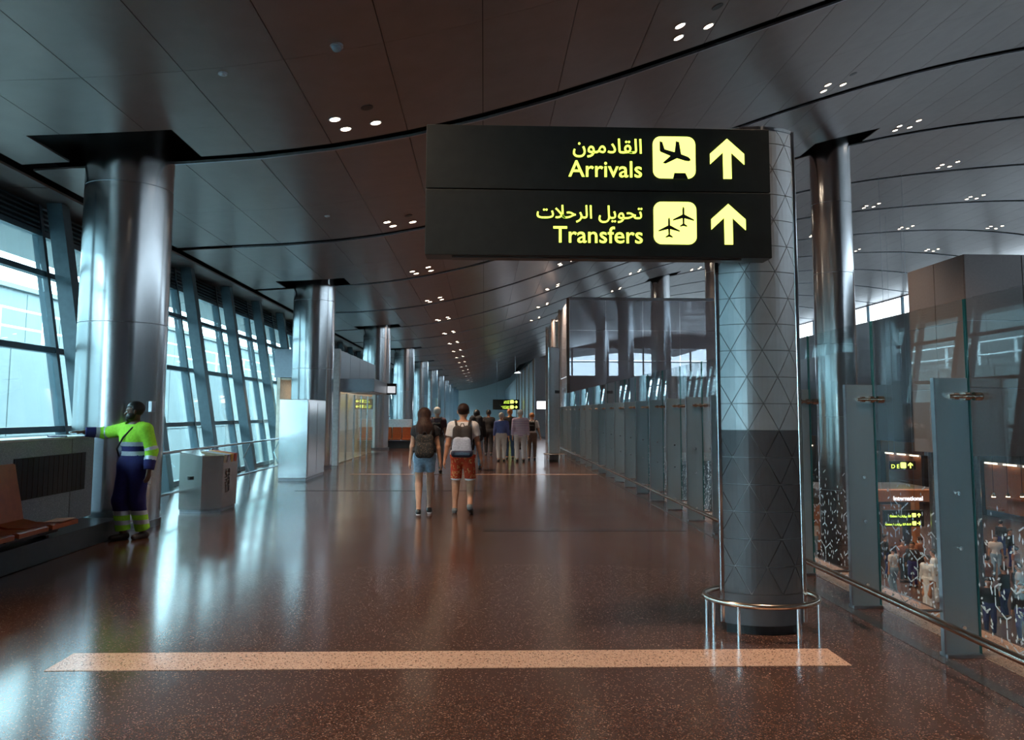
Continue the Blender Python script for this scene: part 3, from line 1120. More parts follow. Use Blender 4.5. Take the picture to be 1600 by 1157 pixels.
# window guard rails between the columns
for i in range(5):
    y0_, y1_ = LCOL[i][1] + .6, LCOL[i + 1][1] - .6
    if i == 1:
        continue
    if i == 0:
        y1_ = 23.4
    t = empty('window_rail', (-5.15, y0_, 0), 'two-bar steel guard rail before the windows beside the waste bin' if i == 0 else 'two-bar steel guard rail before the windows between far columns', 'rail', 'window guard rails')
    Ln = y1_ - y0_
    for z in (.33, 1.0):
        MB().tube([(0, 0, z), (0, Ln, z)], .024, 10).build('bar', M_STEEL, t, True)
    n = max(2, int(Ln / 2.6))
    for j in range(n + 1):
        yy = .3 + (Ln - .6) * j / n
        MB().tube([(0, yy, .0), (-.02, yy, .33), (-.16, yy, .66), (0, yy, 1.0)], .016, 8).build('stanchion', M_STEEL, t, True)
    MB().box(-.03, -.018, .1, Ln - .1, .36, .95).build('infill_glass', M_CLEAR, t)

# waste bin: angled stainless body with coloured recycling slots
wbin = empty('waste_bin', (-4.72, 14.05, 0), 'stainless recycling waste bin with coloured slots on its top', 'bin', rz=math.radians(0))
bp_ = [(-.33, -.42), (.06, -.50), (.33, -.28), (.33, .50), (-.33, .50)]
MB().prism([(x * .96, y * .97) for x, y in bp_], 0, .05).build('base', M_STEELD, wbin)
bb = MB()
n = len(bp_)
vs = [(x, y, .05) for x, y in bp_] + [(x * 1.02, y * 1.02, .93 if x > 0 else 1.0) for x, y in bp_]
bb.add(vs, [tuple(range(n))[::-1], tuple(range(n, 2 * n))] + [(i, (i + 1) % n, n + (i + 1) % n, n + i) for i in range(n)])
bb.build('body', mat('warm_stainless', (0.40, 0.36, 0.345), 1.0, 0.22, 0.08, 8, (1, 1, .1)), wbin)
for i, (cc, nm) in enumerate((((.55, .42, .28), 'tan'), ((.5, .42, .55), 'lilac'), ((.85, .38, .04), 'orange'), ((.75, .12, .1), 'red'))):
    yy = -.26 + i * .19
    MB().hexa([(-.05, yy, .975), (.335, yy, .80), (.335, yy + .11, .80), (-.05, yy + .11, .975), (-.05, yy, 1.0), (.35, yy, .94), (.35, yy + .11, .94), (-.05, yy + .11, 1.0)]).build('colour_flap', mat(nm + '_flap', cc, 0, 0.4), wbin)
MB().cyl(-.13, -.465, .545, .60, .05, n=16).build('lock_plate', M_BLACK, wbin)
mt = Matrix.Translation((.338, 0, 0)) @ Matrix.Rotation(PI / 2, 4, 'Z') @ Matrix.Translation((.08, 0, .3)) @ Matrix.Rotation(-PI / 2, 4, 'Y')
text('english_lettering', 'waste', wbin, M_BLACK, 0, 0, .40, align='L', mtx=mt)
mt = Matrix.Translation((.338, 0, 0)) @ Matrix.Rotation(PI / 2, 4, 'Z') @ Matrix.Translation((-.08, 0, .3)) @ Matrix.Rotation(-PI / 2, 4, 'Y')
text('arabic_lettering', AR_WASTE, wbin, M_SHOPD, 0, 0, .40, align='L', mtx=mt)

# steel cabinet and kiosk
cbx = empty('steel_cabinet', (-4.66, 20.9, 0), 'tall plain steel cabinet standing before the second column', 'cabinet')
MB().cbox(-.35, .35, -1.05, 1.1, .06, 1.98, .01).build('body', M_STEEL, cbx)
MB().box(-.33, .33, -1.03, 1.08, 0, .06).build('plinth', M_STEELD, cbx)
MB().cbox(.35, .358, -.95, .0, .12, 1.9, .002).build('door', M_STEEL, cbx)
MB().cbox(.35, .358, .05, 1.0, .12, 1.9, .002).build('door', M_STEEL, cbx)

ks = empty('kiosk', (-4.6, 25.5, 0), 'glazed kiosk with grey panelled upper wall between the columns', 'kiosk')
MB().box(-2.0, -.1, .25, 8.4, 3.5, 3.65).build('roof', M_PANELG, ks)
for i in range(4):
    MB().cbox(-.1, 0, .02 + i * 2.1, 2.08 + i * 2.1, 2.75, 3.65, .006).build('upper_panel', M_PANELG, ks)
MB().cbox(-2.0, .0, -.1, .0, 2.75, 3.65, .006).build('upper_panel', M_PANELG, ks)
MB().cbox(-.6, .04, -.14, .1, 0, 3.67, .01).build('white_pier', M_WHITE, ks)
MB().box(-2.0, -1.9, .25, 8.4, 0, 3.5).build('rear_wall', M_SHOPIN, ks)
MB().box(-2.0, -.1, 8.3, 8.4, 0, 3.5).build('end_wall', M_SHOPIN, ks)
MB().box(-1.9, -.1, .3, 8.3, 0.001, .03).build('interior_floor', M_SHOPIN, ks)
MB().box(-1.9, -.1, .3, 8.3, 2.7, 2.75).build('interior_ceiling', M_SHOPIN, ks)
for i in range(4):
    MB().box(-1.3, -.7, .8 + i * 2, 2.2 + i * 2, 2.68, 2.7).build('light_panel', M_SHOPLIT, ks)
for i in range(5):
    MB().box(-.05, -.03, .12 + i * 1.62, 1.70 + i * 1.62, .06, 2.3).build('glass_pane', M_CLEAR, ks)
    MB().cbox(-.07, -.01, .09 + i * 1.62, .13 + i * 1.62, 0, 2.3, .004).build('mullion', M_STEEL, ks)
for i in range(2):
    MB().cbox(-1.85, -1.5, .9 + i * 3.4, 3.4 + i * 3.4, .03, 1.3, .01).build('counter', M_SHOPIN, ks)
MB().cbox(-.02, 1.12, .0, 3.3, 2.32, 2.73, .01).build('canopy', M_PANELG, ks)
MB().box(.1, 1.0, .1, 3.2, 2.30, 2.32).build('canopy_soffit', M_STEELD, ks)
t = empty('kiosk_sign', (-3.50, 28.81, 2.30), 'small white sign fixed at the end of the kiosk canopy', 'sign')
MB().cbox(0, .36, 0, .06, .0, .40, .006).build('case', M_SIGN, t)
MB().box(.04, .32, -.006, 0, .06, .30).build('lit_face', emission('soft_white_sign', (0.8, 0.85, 0.9), .35), t)
sb = empty('seat_bank', (-4.0, 37.6, 0), 'bank of orange seats with a white back by the far columns', 'bench')
MB().cbox(-.8, .6, .5, .6, .4, 1.35, .02).build('white_screen', M_WHITE, sb)
for i in range(3):
    MB().cbox(-.75 + i * .46, -.33 + i * .46, .34, .44, .45, .98, .02).build('backrest', M_ORANGE, sb)
    MB().cbox(-.75 + i * .46, -.33 + i * .46, -.08, .36, .38, .46, .02).build('seat_pan', M_ORANGE, sb)
MB().cbox(-.75, .6, .0, .5, 0, .36, .01).build('base', M_PLINTH, sb)

# ------------------------------------------------------------------ atrium and lower hall
sh = empty('mezzanine_block', (16.2, 26.2, ZL), 'broad beige-grey clad block raised on posts in the atrium', 'building')
MB().box(.03, 6.0, .03, 3.6, 5.3, 12.1).build('core', M_STEELD, sh)
for j in range(3):
    for i in range(3):
        MB().cbox(i * 2.0 + .01, i * 2.0 + 1.99, 0, .05, 5.3 + j * 2.27, 7.55 + j * 2.27, .006).build('cladding_panel', M_STONEW, sh)
    for i in range(2):
        MB().cbox(0, .05, .06 + i * 1.78, 1.82 + i * 1.78, 5.3 + j * 2.27, 7.55 + j * 2.27, .006).build('cladding_panel', M_STONEW, sh)
for x in (.4, 5.6):
    for y in (.5, 3.2):
        MB().cyl(x, y, 0, 5.3, .12, n=16).build('support_post', M_STEELD, sh, True)


def hall_sign(loc, lines, label, wd, ht, rz=0.0):
    t = empty('hall_sign', loc, label, 'sign', rz=rz)
    MB().cbox(0, wd, .0, .12, 0, ht, .01).build('case', M_SIGN, t)
    n = len(lines)
    for i, (tx, x1, hh, right, arx) in enumerate(lines):
        zb = ht - (i + 1) * ht / n + .16 * ht / n
        text('lettering', tx, t, M_YELTXT, wd - 2.5 * hh - .12, zb, x1, y=-.002)
        ix = wd - 2.35 * hh - .1
        tri_fill('pictogram_tile', [rrect(ix, ix + hh, zb, zb + hh, .2 * hh, 3)], M_YEL, t, -.008, 0)
        tri_fill('arrow', [arrow(ix + 1.75 * hh, zb, hh, -PI / 2 if right else 0)], M_YEL, t, -.008, 0)
    for x in (.2 * wd, .8 * wd):
        MB().tube([(x, .06, ht), (x, .06, cz(loc[0] + x) - loc[2] + .1)], .006, 6).build('hanger_rod', M_STEELD, t)
    return t


hall_sign((19.6, 38.3, -0.98), [('D E', .38, .28, False, 0)], 'small hanging sign reading D E in the atrium', 1.25, .40)
hall_sign((14.93, 29.8, -2.50), [('Gates / ' + AR_GATES + ' B5', .80, .15, False, 0), ('Gates / ' + AR_GATES + ' B7-B10', .98, .15, True, 0)], 'two-line hanging gate sign over the lower hall', 1.52, .60)
sp_ = empty('shop_pavilion', (14.6, 33.5, ZL), 'lower hall shop with an orange wood fascia and lit name', 'shop')
MB().cbox(0, 5.5, 0, .5, 3.0, 3.5, .02).build('fascia', M_WOOD, sp_)
text('lettering', 'International', sp_, M_LETW, 2.62, 3.07, 1.25, y=-.01, align='L')
MB().box(0, 5.5, .5, 5, 3.0, 3.4).build('roof', M_SHOPD, sp_)
MB().box(0, 5.5, 4.6, 5, 0, 3.0).build('rear_wall', M_SHOPD, sp_)
for i in range(4):
    MB().cbox(i * 1.75, i * 1.75 + .22, 0, .3, 0, 3.0, .01).build('pier', M_WOOD, sp_)
    MB().box(.4 + i * 1.3, 1.3 + i * 1.3, 4.3, 4.6, .3, 2.4).build('shelf_unit', M_WOOD, sp_)
M_SL = emission('amber_shop_lamp', (1.0, 0.62, 0.32), 22.0)
for i in range(8):
    MB().cyl(.5 + i * .62, 1.5, 2.93, 3.0, .08, n=12).build('lamp', M_SL, sp_)
for i in range(6):
    t = empty('pendant_lamp', (16.35 + i * .5, 27.0, -1.1), 'small glowing pendant lamp hung below the mezzanine block', 'lamp', 'pendant lamps over the lower hall')
    MB().cyl(0, 0, 0, .12, .08, .04, 12).build('shade', M_BRONZE, t, True)
    MB().cyl(0, 0, -.02, .0, .06, n=12).build('bulb', M_SL, t)
    MB().tube([(0, 0, .12), (0, 0, 1.4)], .008, 6).build('cord', M_BLACK, t)
shopfronts = []
for i in range(12):
    t = empty('storefront', (XR - .05, 20 + i * 6.6, ZL), 'dark shop front with lit display along the lower hall wall', 'shop', 'shop fronts along the lower hall')
    MB().cbox(-.5, 0, .1, 6.5, 3.6, 4.5, .02).build('fascia', [M_WOOD, M_SHOPD, M_STONEW][i % 3], t)
    MB().cbox(-.5, 0, 0, .35, 0, 3.6, .02).build('pier', M_SHOPD, t)
    MB().box(-.12, -.05, .4, 6.5, .4, 3.4).build('display_wall', M_SHOPD if i % 2 else M_WOOD, t)
    for j in range(3):
        MB().box(-.3, -.12, .8 + j * 1.9, 2.3 + j * 1.9, .5 + .8 * (j % 2), .62 + .8 * (j % 2)).build('shelf', M_WOOD, t)
        MB().box(-.4, -.3, 1.0 + j * 1.9, 2.2 + j * 1.9, 3.45, 3.55).build('strip_light', M_SHOPLIT, t)
for i in range(7):
    x, y = 15.0 + (i % 4) * 3.2, 20 + (i // 4) * 22.0 - (i % 2) * 2.5
    t = empty('display_stand', (x, y, ZL), 'square wooden shop display stand on the lower hall floor', 'stand', 'display stands in the lower hall')
    MB().cbox(-.7, .7, -.7, .7, .0, .9, .02).build('cabinet', M_SHOPD, t)
    MB().cbox(-.75, .75, -.75, .75, .9, .96, .01).build('top', M_WOOD, t)
    for j in range(4):
        MB().cbox(-.5 + j * .28, -.32 + j * .28, -.1, .1, .96, 1.2 + .06 * (j % 3), .01).build('goods', [M_ORANGE, M_WHITE, M_WOOD, M_BRONZE][j], t)

# ------------------------------------------------------------------ people: smooth implicit bodies meshed with surface nets
def cap(a, b, ra, rb, lab=0, sy=1.0, k=.03, cut=False, rz=0.0):
    return dict(a=np.array(a, float), b=np.array(b, float), ra=ra, rb=rb, sy=sy, k=k, cut=cut, rz=rz)


def sdf(pr, P):
    a, b = pr['a'], pr['b']
    Q = P.copy()
    m = (a + b) / 2
    if pr['rz']:
        c, s = math.cos(-pr['rz']), math.sin(-pr['rz'])
        dx, dy = Q[..., 0] - m[0], Q[..., 1] - m[1]
        Q[..., 0], Q[..., 1] = m[0] + dx * c - dy * s, m[1] + dx * s + dy * c
    A, B = a.copy(), b.copy()
    if pr['sy'] != 1.0:
        Q[..., 1] = m[1] + (Q[..., 1] - m[1]) / pr['sy']
        A[1] = m[1] + (a[1] - m[1]) / pr['sy']
        B[1] = m[1] + (b[1] - m[1]) / pr['sy']
    ab = B - A
    L2 = max(float(ab @ ab), 1e-9)
    t = np.clip(((Q - A) @ ab) / L2, 0, 1)
    d = np.linalg.norm(Q - A - t[..., None] * ab, axis=-1) - (pr['ra'] + t * (pr['rb'] - pr['ra']))
    d = d * min(1.0, pr['sy'])
    if pr['cut']:
        n = (b - a) / max(np.linalg.norm(b - a), 1e-9)
        d = np.maximum(d, (P - b) @ n)
    return d


def surf(prims, vox, cuts=()):
    """union of primitives -> (verts, quads); cuts: list of functions P -> signed value kept where negative"""
    lo = np.min([np.minimum(p['a'], p['b']) - max(p['ra'], p['rb']) for p in prims], axis=0) - 3 * vox
    hi = np.max([np.maximum(p['a'], p['b']) + max(p['ra'], p['rb']) for p in prims], axis=0) + 3 * vox
    n = np.ceil((hi - lo) / vox).astype(int) + 1
    Fd = np.full(n, 0.08)
    ax = [lo[i] + np.arange(n[i]) * vox for i in range(3)]
    for p in prims:
        r = max(p['ra'], p['rb']) + .05
        i0 = np.maximum(((np.minimum(p['a'], p['b']) - r - lo) / vox).astype(int), 0)
        i1 = np.minimum(((np.maximum(p['a'], p['b']) + r - lo) / vox).astype(int) + 2, n)
        sl = tuple(slice(i0[i], i1[i]) for i in range(3))
        P = np.stack(np.meshgrid(*[ax[i][sl[i]] for i in range(3)], indexing='ij'), -1)
        d = sdf(p, P)
        f0 = Fd[sl]
        k = p['k']
        h = np.maximum(k - np.abs(f0 - d), 0) / k
        Fd[sl] = np.minimum(f0, d) - h * h * k / 4
    if cuts:
        P = np.stack(np.meshgrid(*ax, indexing='ij'), -1)
        for c in cuts:
            Fd = np.maximum(Fd, c(P))
    # surface nets
    ins = Fd < 0
    c = [ins[i:n[0] - 1 + i, j:n[1] - 1 + j, k:n[2] - 1 + k] for i in (0, 1) for j in (0, 1) for k in (0, 1)]
    cnt = sum(q.astype(np.int8) for q in c)
    act = (cnt > 0) & (cnt < 8)
    idx = np.full(act.shape, -1, int)
    cells = np.argwhere(act)
    idx[act] = np.arange(len(cells))
    acc = np.zeros((len(cells), 3))
    num = np.zeros(len(cells))
    cor = [(i, j, k) for i in (0, 1) for j in (0, 1) for k in (0, 1)]
    for a in range(8):
        for b in range(a + 1, 8):
            ca, cb_ = np.array(cor[a]), np.array(cor[b])
            if np.abs(ca - cb_).sum() != 1:
                continue
            va = Fd[tuple((cells + ca).T)]
            vb = Fd[tuple((cells + cb_).T)]
            x = (va < 0) != (vb < 0)
            t = np.where(x, va / np.where(x, va - vb, 1), 0)
            acc += np.where(x[:, None], ca + t[:, None] * (cb_ - ca), 0)
            num += x
    V = lo + (cells + acc / num[:, None]) * vox
    quads = []
    for axn in range(3):
        o1, o2 = [(1, 2), (2, 0), (0, 1)][axn]
        sl0 = [slice(1, n[i] - 1) for i in range(3)]
        sl0[axn] = slice(0, n[axn] - 1)
        sl1 = list(sl0)
        sl1[axn] = slice(1, n[axn])
        A, B = ins[tuple(sl0)], ins[tuple(sl1)]
        e = np.argwhere(A != B)
        flip = A[tuple(e.T)]
        base = e.copy()
        for i in range(3):
            base[:, i] += sl0[i].start
        e1 = np.zeros(3, int)
        e2 = np.zeros(3, int)
        e1[o1] = 1
        e2[o2] = 1
        q = np.stack([idx[tuple((base - e1 - e2).T)], idx[tuple((base - e2).T)], idx[tuple(base.T)], idx[tuple((base - e1).T)]], 1)
        q[~flip] = q[~flip][:, ::-1]
        quads.append(q)
    Q = np.concatenate(quads)
    return V, Q[(Q >= 0).all(1)]


def surf_obj(name, prims, vox, mats, parent, cuts=(), matfn=None):
    V, Q = surf(prims, vox, cuts)
    me = bpy.data.meshes.new(name)
    me.from_pydata(V.tolist(), [], Q.tolist())
    for m in (mats if isinstance(mats, (list, tuple)) else [mats]):
        me.materials.append(m)
    if matfn is not None:
        me.polygons.foreach_set('material_index', matfn(V[Q].mean(1)).astype(np.int32))
    me.polygons.foreach_set('use_smooth', np.ones(len(Q), bool))
    me.update()
    return link(name, me, parent)


def ik(a, b, l1, l2, pole):
    a, b, pole = np.array(a, float), np.array(b, float), np.array(pole, float)
    d = b - a
    L = np.linalg.norm(d)
    if L > (l1 + l2) * .999:
        return a + d * l1 / (l1 + l2), a + d / L * (l1 + l2) * .999
    u = d / L
    x = (l1 * l1 - l2 * l2 + L * L) / (2 * L)
    h = math.sqrt(max(l1 * l1 - x * x, 0))
    p = pole - (pole @ u) * u
    p /= max(np.linalg.norm(p), 1e-6)
    return a + u * x + p * h, b


def hand(w, d, nrm, side, s, curl=.5):
    """palm and five fingers; d = hand direction, nrm = palm normal, side +1/-1 places the thumb"""
    d = np.array(d, float)
    d /= np.linalg.norm(d)
    nrm = np.array(nrm, float)
    nrm -= (nrm @ d) * d
    nrm /= np.linalg.norm(nrm)
    sd = np.cross(d, nrm) * side
    pr = []
    for q in (-.024, 0, .024):
        pr.append(cap(w + sd * q * .6 * s, w + d * .085 * s + sd * q * s, .017 * s, .016 * s, k=.014))
    for i, (o, l) in enumerate(((.033, .062), (.011, .072), (-.011, .067), (-.032, .052))):
        p0 = w + d * .085 * s + sd * o * s
        d1 = d * math.cos(curl * .6) + nrm * math.sin(curl * .6)
        d2 = d * math.cos(curl * 1.6) + nrm * math.sin(curl * 1.6)
        p1 = p0 + d1 * l * .55 * s
        p2 = p1 + d2 * l * .5 * s
        pr.append(cap(p0, p1, .0105 * s, .0098 * s, k=.004))
        pr.append(cap(p1, p2, .0098 * s, .0085 * s, k=.004))
    t0 = w + d * .025 * s + sd * .03 * s
    t1 = t0 + (sd * .6 + d * .7 + nrm * .25) * .038 * s
    t2 = t1 + (sd * .25 + d * .9 + nrm * .3) * .03 * s
    pr += [cap(t0, t1, .0145 * s, .012 * s, k=.012), cap(t1, t2, .0115 * s, .0095 * s, k=.004)]
    return pr


def person(label, loc, rz, H=1.75, vox=.014, skin=M_SKIN, feet=None, hands=None, top=None, bottom=None, shoes=M_BLACK, hair=None, build=1.0, turn=0.0, lean=0.0, group=None, beard=None, fcurl=.5, sole=None):
    """faces local +y. feet: ((lx,ly,lz),(rx,ry,rz)) ankles; hands: wrists; all for a 1.75 m figure"""
    s = H / 1.75
    root = empty('person', loc, label, 'person', group, rz=rz)
    B = build
    feet = feet or ((-.10, .0, .085), (.10, .0, .085))
    hands = hands or ((-.27, .02, .84), (.27, .02, .84))
    A = lambda *p: np.array(p, float) * s
    ly = lean
    pel, wst, cst, nck = A(0, 0, .95), A(0, ly * .3, 1.10), A(0, ly * .7, 1.30), A(0, ly, 1.46)
    hd = A(0, ly + .025, 1.635)
    legs, arms, body = [], [], []
    hipz = .91
    J = {}
    for i, sd in enumerate((-1, 1)):
        hip = A(sd * .095 * B, 0, hipz)
        an = A(*feet[i])
        kn, an = ik(hip, an, .425 * s, .42 * s, (sd * .06, 1, 0))
        sh = A(sd * .185 * B, ly, 1.405)
        wr = A(*hands[i])
        el, wr = ik(sh, wr, .285 * s, .26 * s, (sd * .5, -1, -.3))
        J[i] = (hip, kn, an, sh, el, wr)
    torso = lambda e=0.0: [cap(pel - A(.075 * B, 0, 0), pel + A(.075 * B, 0, 0), .118 * s * B + e, .118 * s * B + e, sy=.86),
                           cap(pel, wst, .135 * s * B + e, .125 * s * B + e, sy=.80),
                           cap(wst, cst, .125 * s * B + e, .15 * s * B + e, sy=.76),
                           cap(cst - A(.06 * B, 0, 0), cst + A(.06 * B, 0, 0), .125 * s * B + e, .125 * s * B + e, sy=.85),
                           cap(A(-.15 * B, ly, 1.40), A(.15 * B, ly, 1.40), .066 * s + e, .066 * s + e, k=.05),
                           cap(A(-.06 * B, ly, 1.44), A(.06 * B, ly, 1.44), .058 * s + e, .058 * s + e, k=.05)]

    def leg(i, e, upto, flare=0.0):
        hip, kn, an, *_ = J[i]
        if upto >= 1:
            b = kn + (an - kn) * (upto - 1)
            r = .062 - (.062 - .04) * (upto - 1)
            return [cap(hip, kn, .088 * s * B + e, .060 * s * B + e, k=.04), cap(kn, b, .060 * s * B + e, r * s * B + e + flare, k=.04, cut=True)]
        return [cap(hip, hip + (kn - hip) * upto, .088 * s * B + e, (.088 - .028 * upto) * s * B + e + flare, k=.04, cut=True)]

    def arm(i, e, upto):
        sh, el, wr = J[i][3:6]
        if upto >= 1:
            b = el + (wr - el) * (upto - 1)
            return [cap(sh, el, .053 * s * B + e, .042 * s * B + e, k=.04), cap(el, b, .042 * s * B + e, (.042 - .014 * (upto - 1)) * s * B + e, k=.03, cut=True)]
        return [cap(sh, sh + (el - sh) * upto, .053 * s * B + e, (.053 - .011 * upto) * s * B + e * 1.3, k=.04, cut=True)]

    ct, st = math.cos(turn), math.sin(turn)

    def hdp(x, y, z):        # head-local offsets, turned about z
        return hd + np.array([x * ct - y * st, x * st + y * ct, z]) * s
    body += torso()
    body += [cap(nck, hdp(0, -.02, -.06), .055 * s, .052 * s, k=.03), cap(hdp(0, -.012, .035), hdp(0, .0, .015), .088 * s, .084 * s, k=.03, rz=turn, sy=1.12),
             cap(hdp(0, .015, -.045), hdp(0, .035, -.075), .066 * s, .046 * s, k=.04),
             cap(hdp(0, .088, .0), hdp(0, .108, -.028), .011 * s, .015 * s, k=.02), cap(hdp(-.035, .083, .022), hdp(.035, .083, .022), .013 * s, .013 * s, k=.02),
             cap(hdp(-.018, .085, -.062), hdp(.018, .085, -.062), .011 * s, .011 * s, k=.008)]
    for e_ in (-1, 1):
        body.append(cap(hdp(e_ * .088, -.012, .018), hdp(e_ * .09, -.008, -.022), .017 * s, .012 * s, k=.008))
    for i, sd in enumerate((-1, 1)):
        hip, kn, an, sh, el, wr = J[i]
        body += leg(i, 0, 2)
        body += [cap(kn + (an - kn) * .1 + np.array([0, -.012 * s, 0]), kn + (an - kn) * .5, .052 * s * B, .038 * s, k=.04)]
        fd = np.array([sd * .12, 1, 0]) / 1.007
        tilt = feet[i][2] - .085
        toe = an + np.array([fd[0] * .15, fd[1] * .15, -.055 - min(max(tilt, 0), .12) * .9]) * s
        heel = an + np.array([0, -.04, -.045]) * s
        body += [cap(an, heel, .036 * s, .032 * s, k=.02), cap(heel, toe, .034 * s, .026 * s, k=.02)]
        J[i] = J[i] + (heel, toe)
        body += arm(i, 0, 2)
        hv = wr - el
        body += hand(wr, hv, np.array([-sd, .15, 0]) if abs(hv[2]) > .12 else np.array([0, 0, -1.0]), 1 if sd < 0 else -1, s, fcurl) if abs(hv[2]) > .12 else hand(wr, hv * np.array([1, 1, .2]), np.array([0, 0, -1.0]), 1, s, .15)
    surf_obj('body', body, vox, skin, root)
    for e_ in (-1, 1):
        c_ = hdp(e_ * .033, .083, .0)
        ey = surf_obj('eye', [cap(c_, c_, .0135 * s, .0135 * s)], .006, M_EYEW, root)
        c2 = hdp(e_ * .033, .0925, .0)
        surf_obj('iris', [cap(c2, c2, .0075 * s, .0075 * s)], .005, M_BLACK, ey)
    if bottom:
        e = bottom.get('e', .016)
        pr = torso(e)[:2]
        for i in (0, 1):
            pr += leg(i, e, bottom.get('upto', 1.93), bottom.get('flare', 0.0))
        if bottom.get('robe'):
            pr = [cap(wst, A(0, 0, .10), .135 * s + e, .20 * s, sy=.85, k=.04)]
        zc = bottom.get('waist', 1.04) * s
        surf_obj(bottom.get('name', 'trousers'), pr, vox, bottom['m'], root, [lambda P: P[..., 2] - zc], bottom.get('fn') and (lambda C: bottom['fn'](C / s)))
    if top:
        e = top.get('e', .014)
        pr = torso(e)
        for i in (0, 1):
            u = top.get('upto', .6)
            if u > 0:
                pr += arm(i, e * 1.15, u)
        hem = top.get('hem', .93) * s
        zn = top.get('neck', 1.475) * s
        J0 = J

        def tfn(C):
            return top['fn'](C / s, [[q / s for q in J0[i]] for i in (0, 1)])
        surf_obj(top.get('name', 'shirt'), pr, vox, top['m'], root, [lambda P: hem - P[..., 2], lambda P: np.where(np.hypot(P[..., 0], P[..., 1] - ly * s) < .12 * s, P[..., 2] - zn, -1)], tfn if top.get('fn') else None)
        if top.get('collar'):
            surf_obj('collar', [cap(nck + A(-.012, -.005, -.015), nck + A(.012, -.005, .035), .070 * s, .066 * s)], vox, top['collar'], root, [lambda P: P[..., 2] - (nck[2] + .055 * s)])
    for i in (0, 1):
        heel, toe = J[i][6], J[i][7]
        an = J[i][2]
        sh_ = surf_obj('shoe', [cap(heel + A(0, 0, .0), toe + A(0, .01, .004), .043 * s, .036 * s, k=.02), cap(an + A(0, .0, -.02), heel, .044 * s, .042 * s, k=.02)], min(vox, .014), shoes, root, [lambda P: P[..., 2] - (an[2] + .02 * s)])
        if sole:
            so = [cap(heel + A(0, -.004, -.024), toe + A(0, .014, -.018), .042 * s, .036 * s)]
            pl_ = (heel[2] + toe[2]) / 2
            so[0]['ra'] *= 1.0
            surf_obj('sole', so, .012, sole, sh_, [lambda P: P[..., 2] - (np.interp(P[..., 1], [heel[1], toe[1]], [heel[2], toe[2]]) - .024 * s)])
    if hair:
        st_, hm = hair[0], hair[1]
        pr = [cap(hdp(0, -.018, .045), hdp(0, -.01, .03), .098 * s, .096 * s, sy=1.12, rz=turn)]

        def face_cut(P):
            X, Yy, Z = P[..., 0] - hd[0], P[..., 1] - hd[1], P[..., 2] - hd[2]
            yl = (-X * st + Yy * ct) / s
            zl = Z / s
            line = np.where(yl > .02, .055 - .0 * yl, -.045 + 1.0 * np.clip(yl, -.09, .02) * .9)
            if st_ == 'long':
                line = np.where(yl > .03, .055, -.9)
            return (line - zl) * .7 * s
        if st_ == 'long':
            pr += [cap(hdp(0, -.055, .0), A(0, ly - .11, 1.42), .095 * s, .125 * s, sy=.75, k=.06), cap(A(-.03, ly - .12, 1.42), A(-.03, ly - .165, 1.16), .12 * s, .085 * s, sy=.6, k=.06),
                   cap(A(.06, ly - .12, 1.4), A(.07, ly - .15, 1.22), .07 * s, .05 * s, sy=.6, k=.05)]
        if st_ == 'bun':
            pr += [cap(hdp(0, -.09, .05), hdp(0, -.105, .045), .055 * s, .05 * s, k=.02)]
        if st_ == 'fringe':
            r_ = cap(hdp(0, -.01, -.01), hdp(0, -.02, -.035), .093 * s, .088 * s, k=.03, rz=turn)

            def face_cut(P):
                return (np.where(P[..., 1] - hd[1] > .045, .03, -.07) * s - (P[..., 2] - hd[2])) * .7
            pr = [r_]
        surf_obj('hair', pr, min(vox, .014), hm, root, [face_cut])
    if beard:
        pr = [cap(hdp(-.035, .04, -.058), hdp(.035, .04, -.058), .052 * s, .052 * s, k=.03), cap(hdp(0, .06, -.075), hdp(0, .068, -.10), .045 * s, .03 * s, k=.03),
              cap(hdp(-.065, .0, -.02), hdp(-.055, .03, -.06), .03 * s, .035 * s, k=.03), cap(hdp(.065, .0, -.02), hdp(.055, .03, -.06), .03 * s, .035 * s, k=.03)]

        def bc(P):
            zl = (P[..., 2] - hd[2]) / s
            return np.maximum(zl + .018, -(np.hypot((P[..., 0] - hdp(0, .095, -.062)[0]) * .8, P[..., 2] - hdp(0, .095, -.062)[2]) - .014 * s))
        surf_obj('beard', pr, .008, beard, root, [bc])
    return root, s, J


def rounded(name, x0, x1, y0, y1, z0, z1, c, m, parent):
    return MB().cbox(x0, x1, y0, y1, z0, z1, c).build(name, m, parent, True)


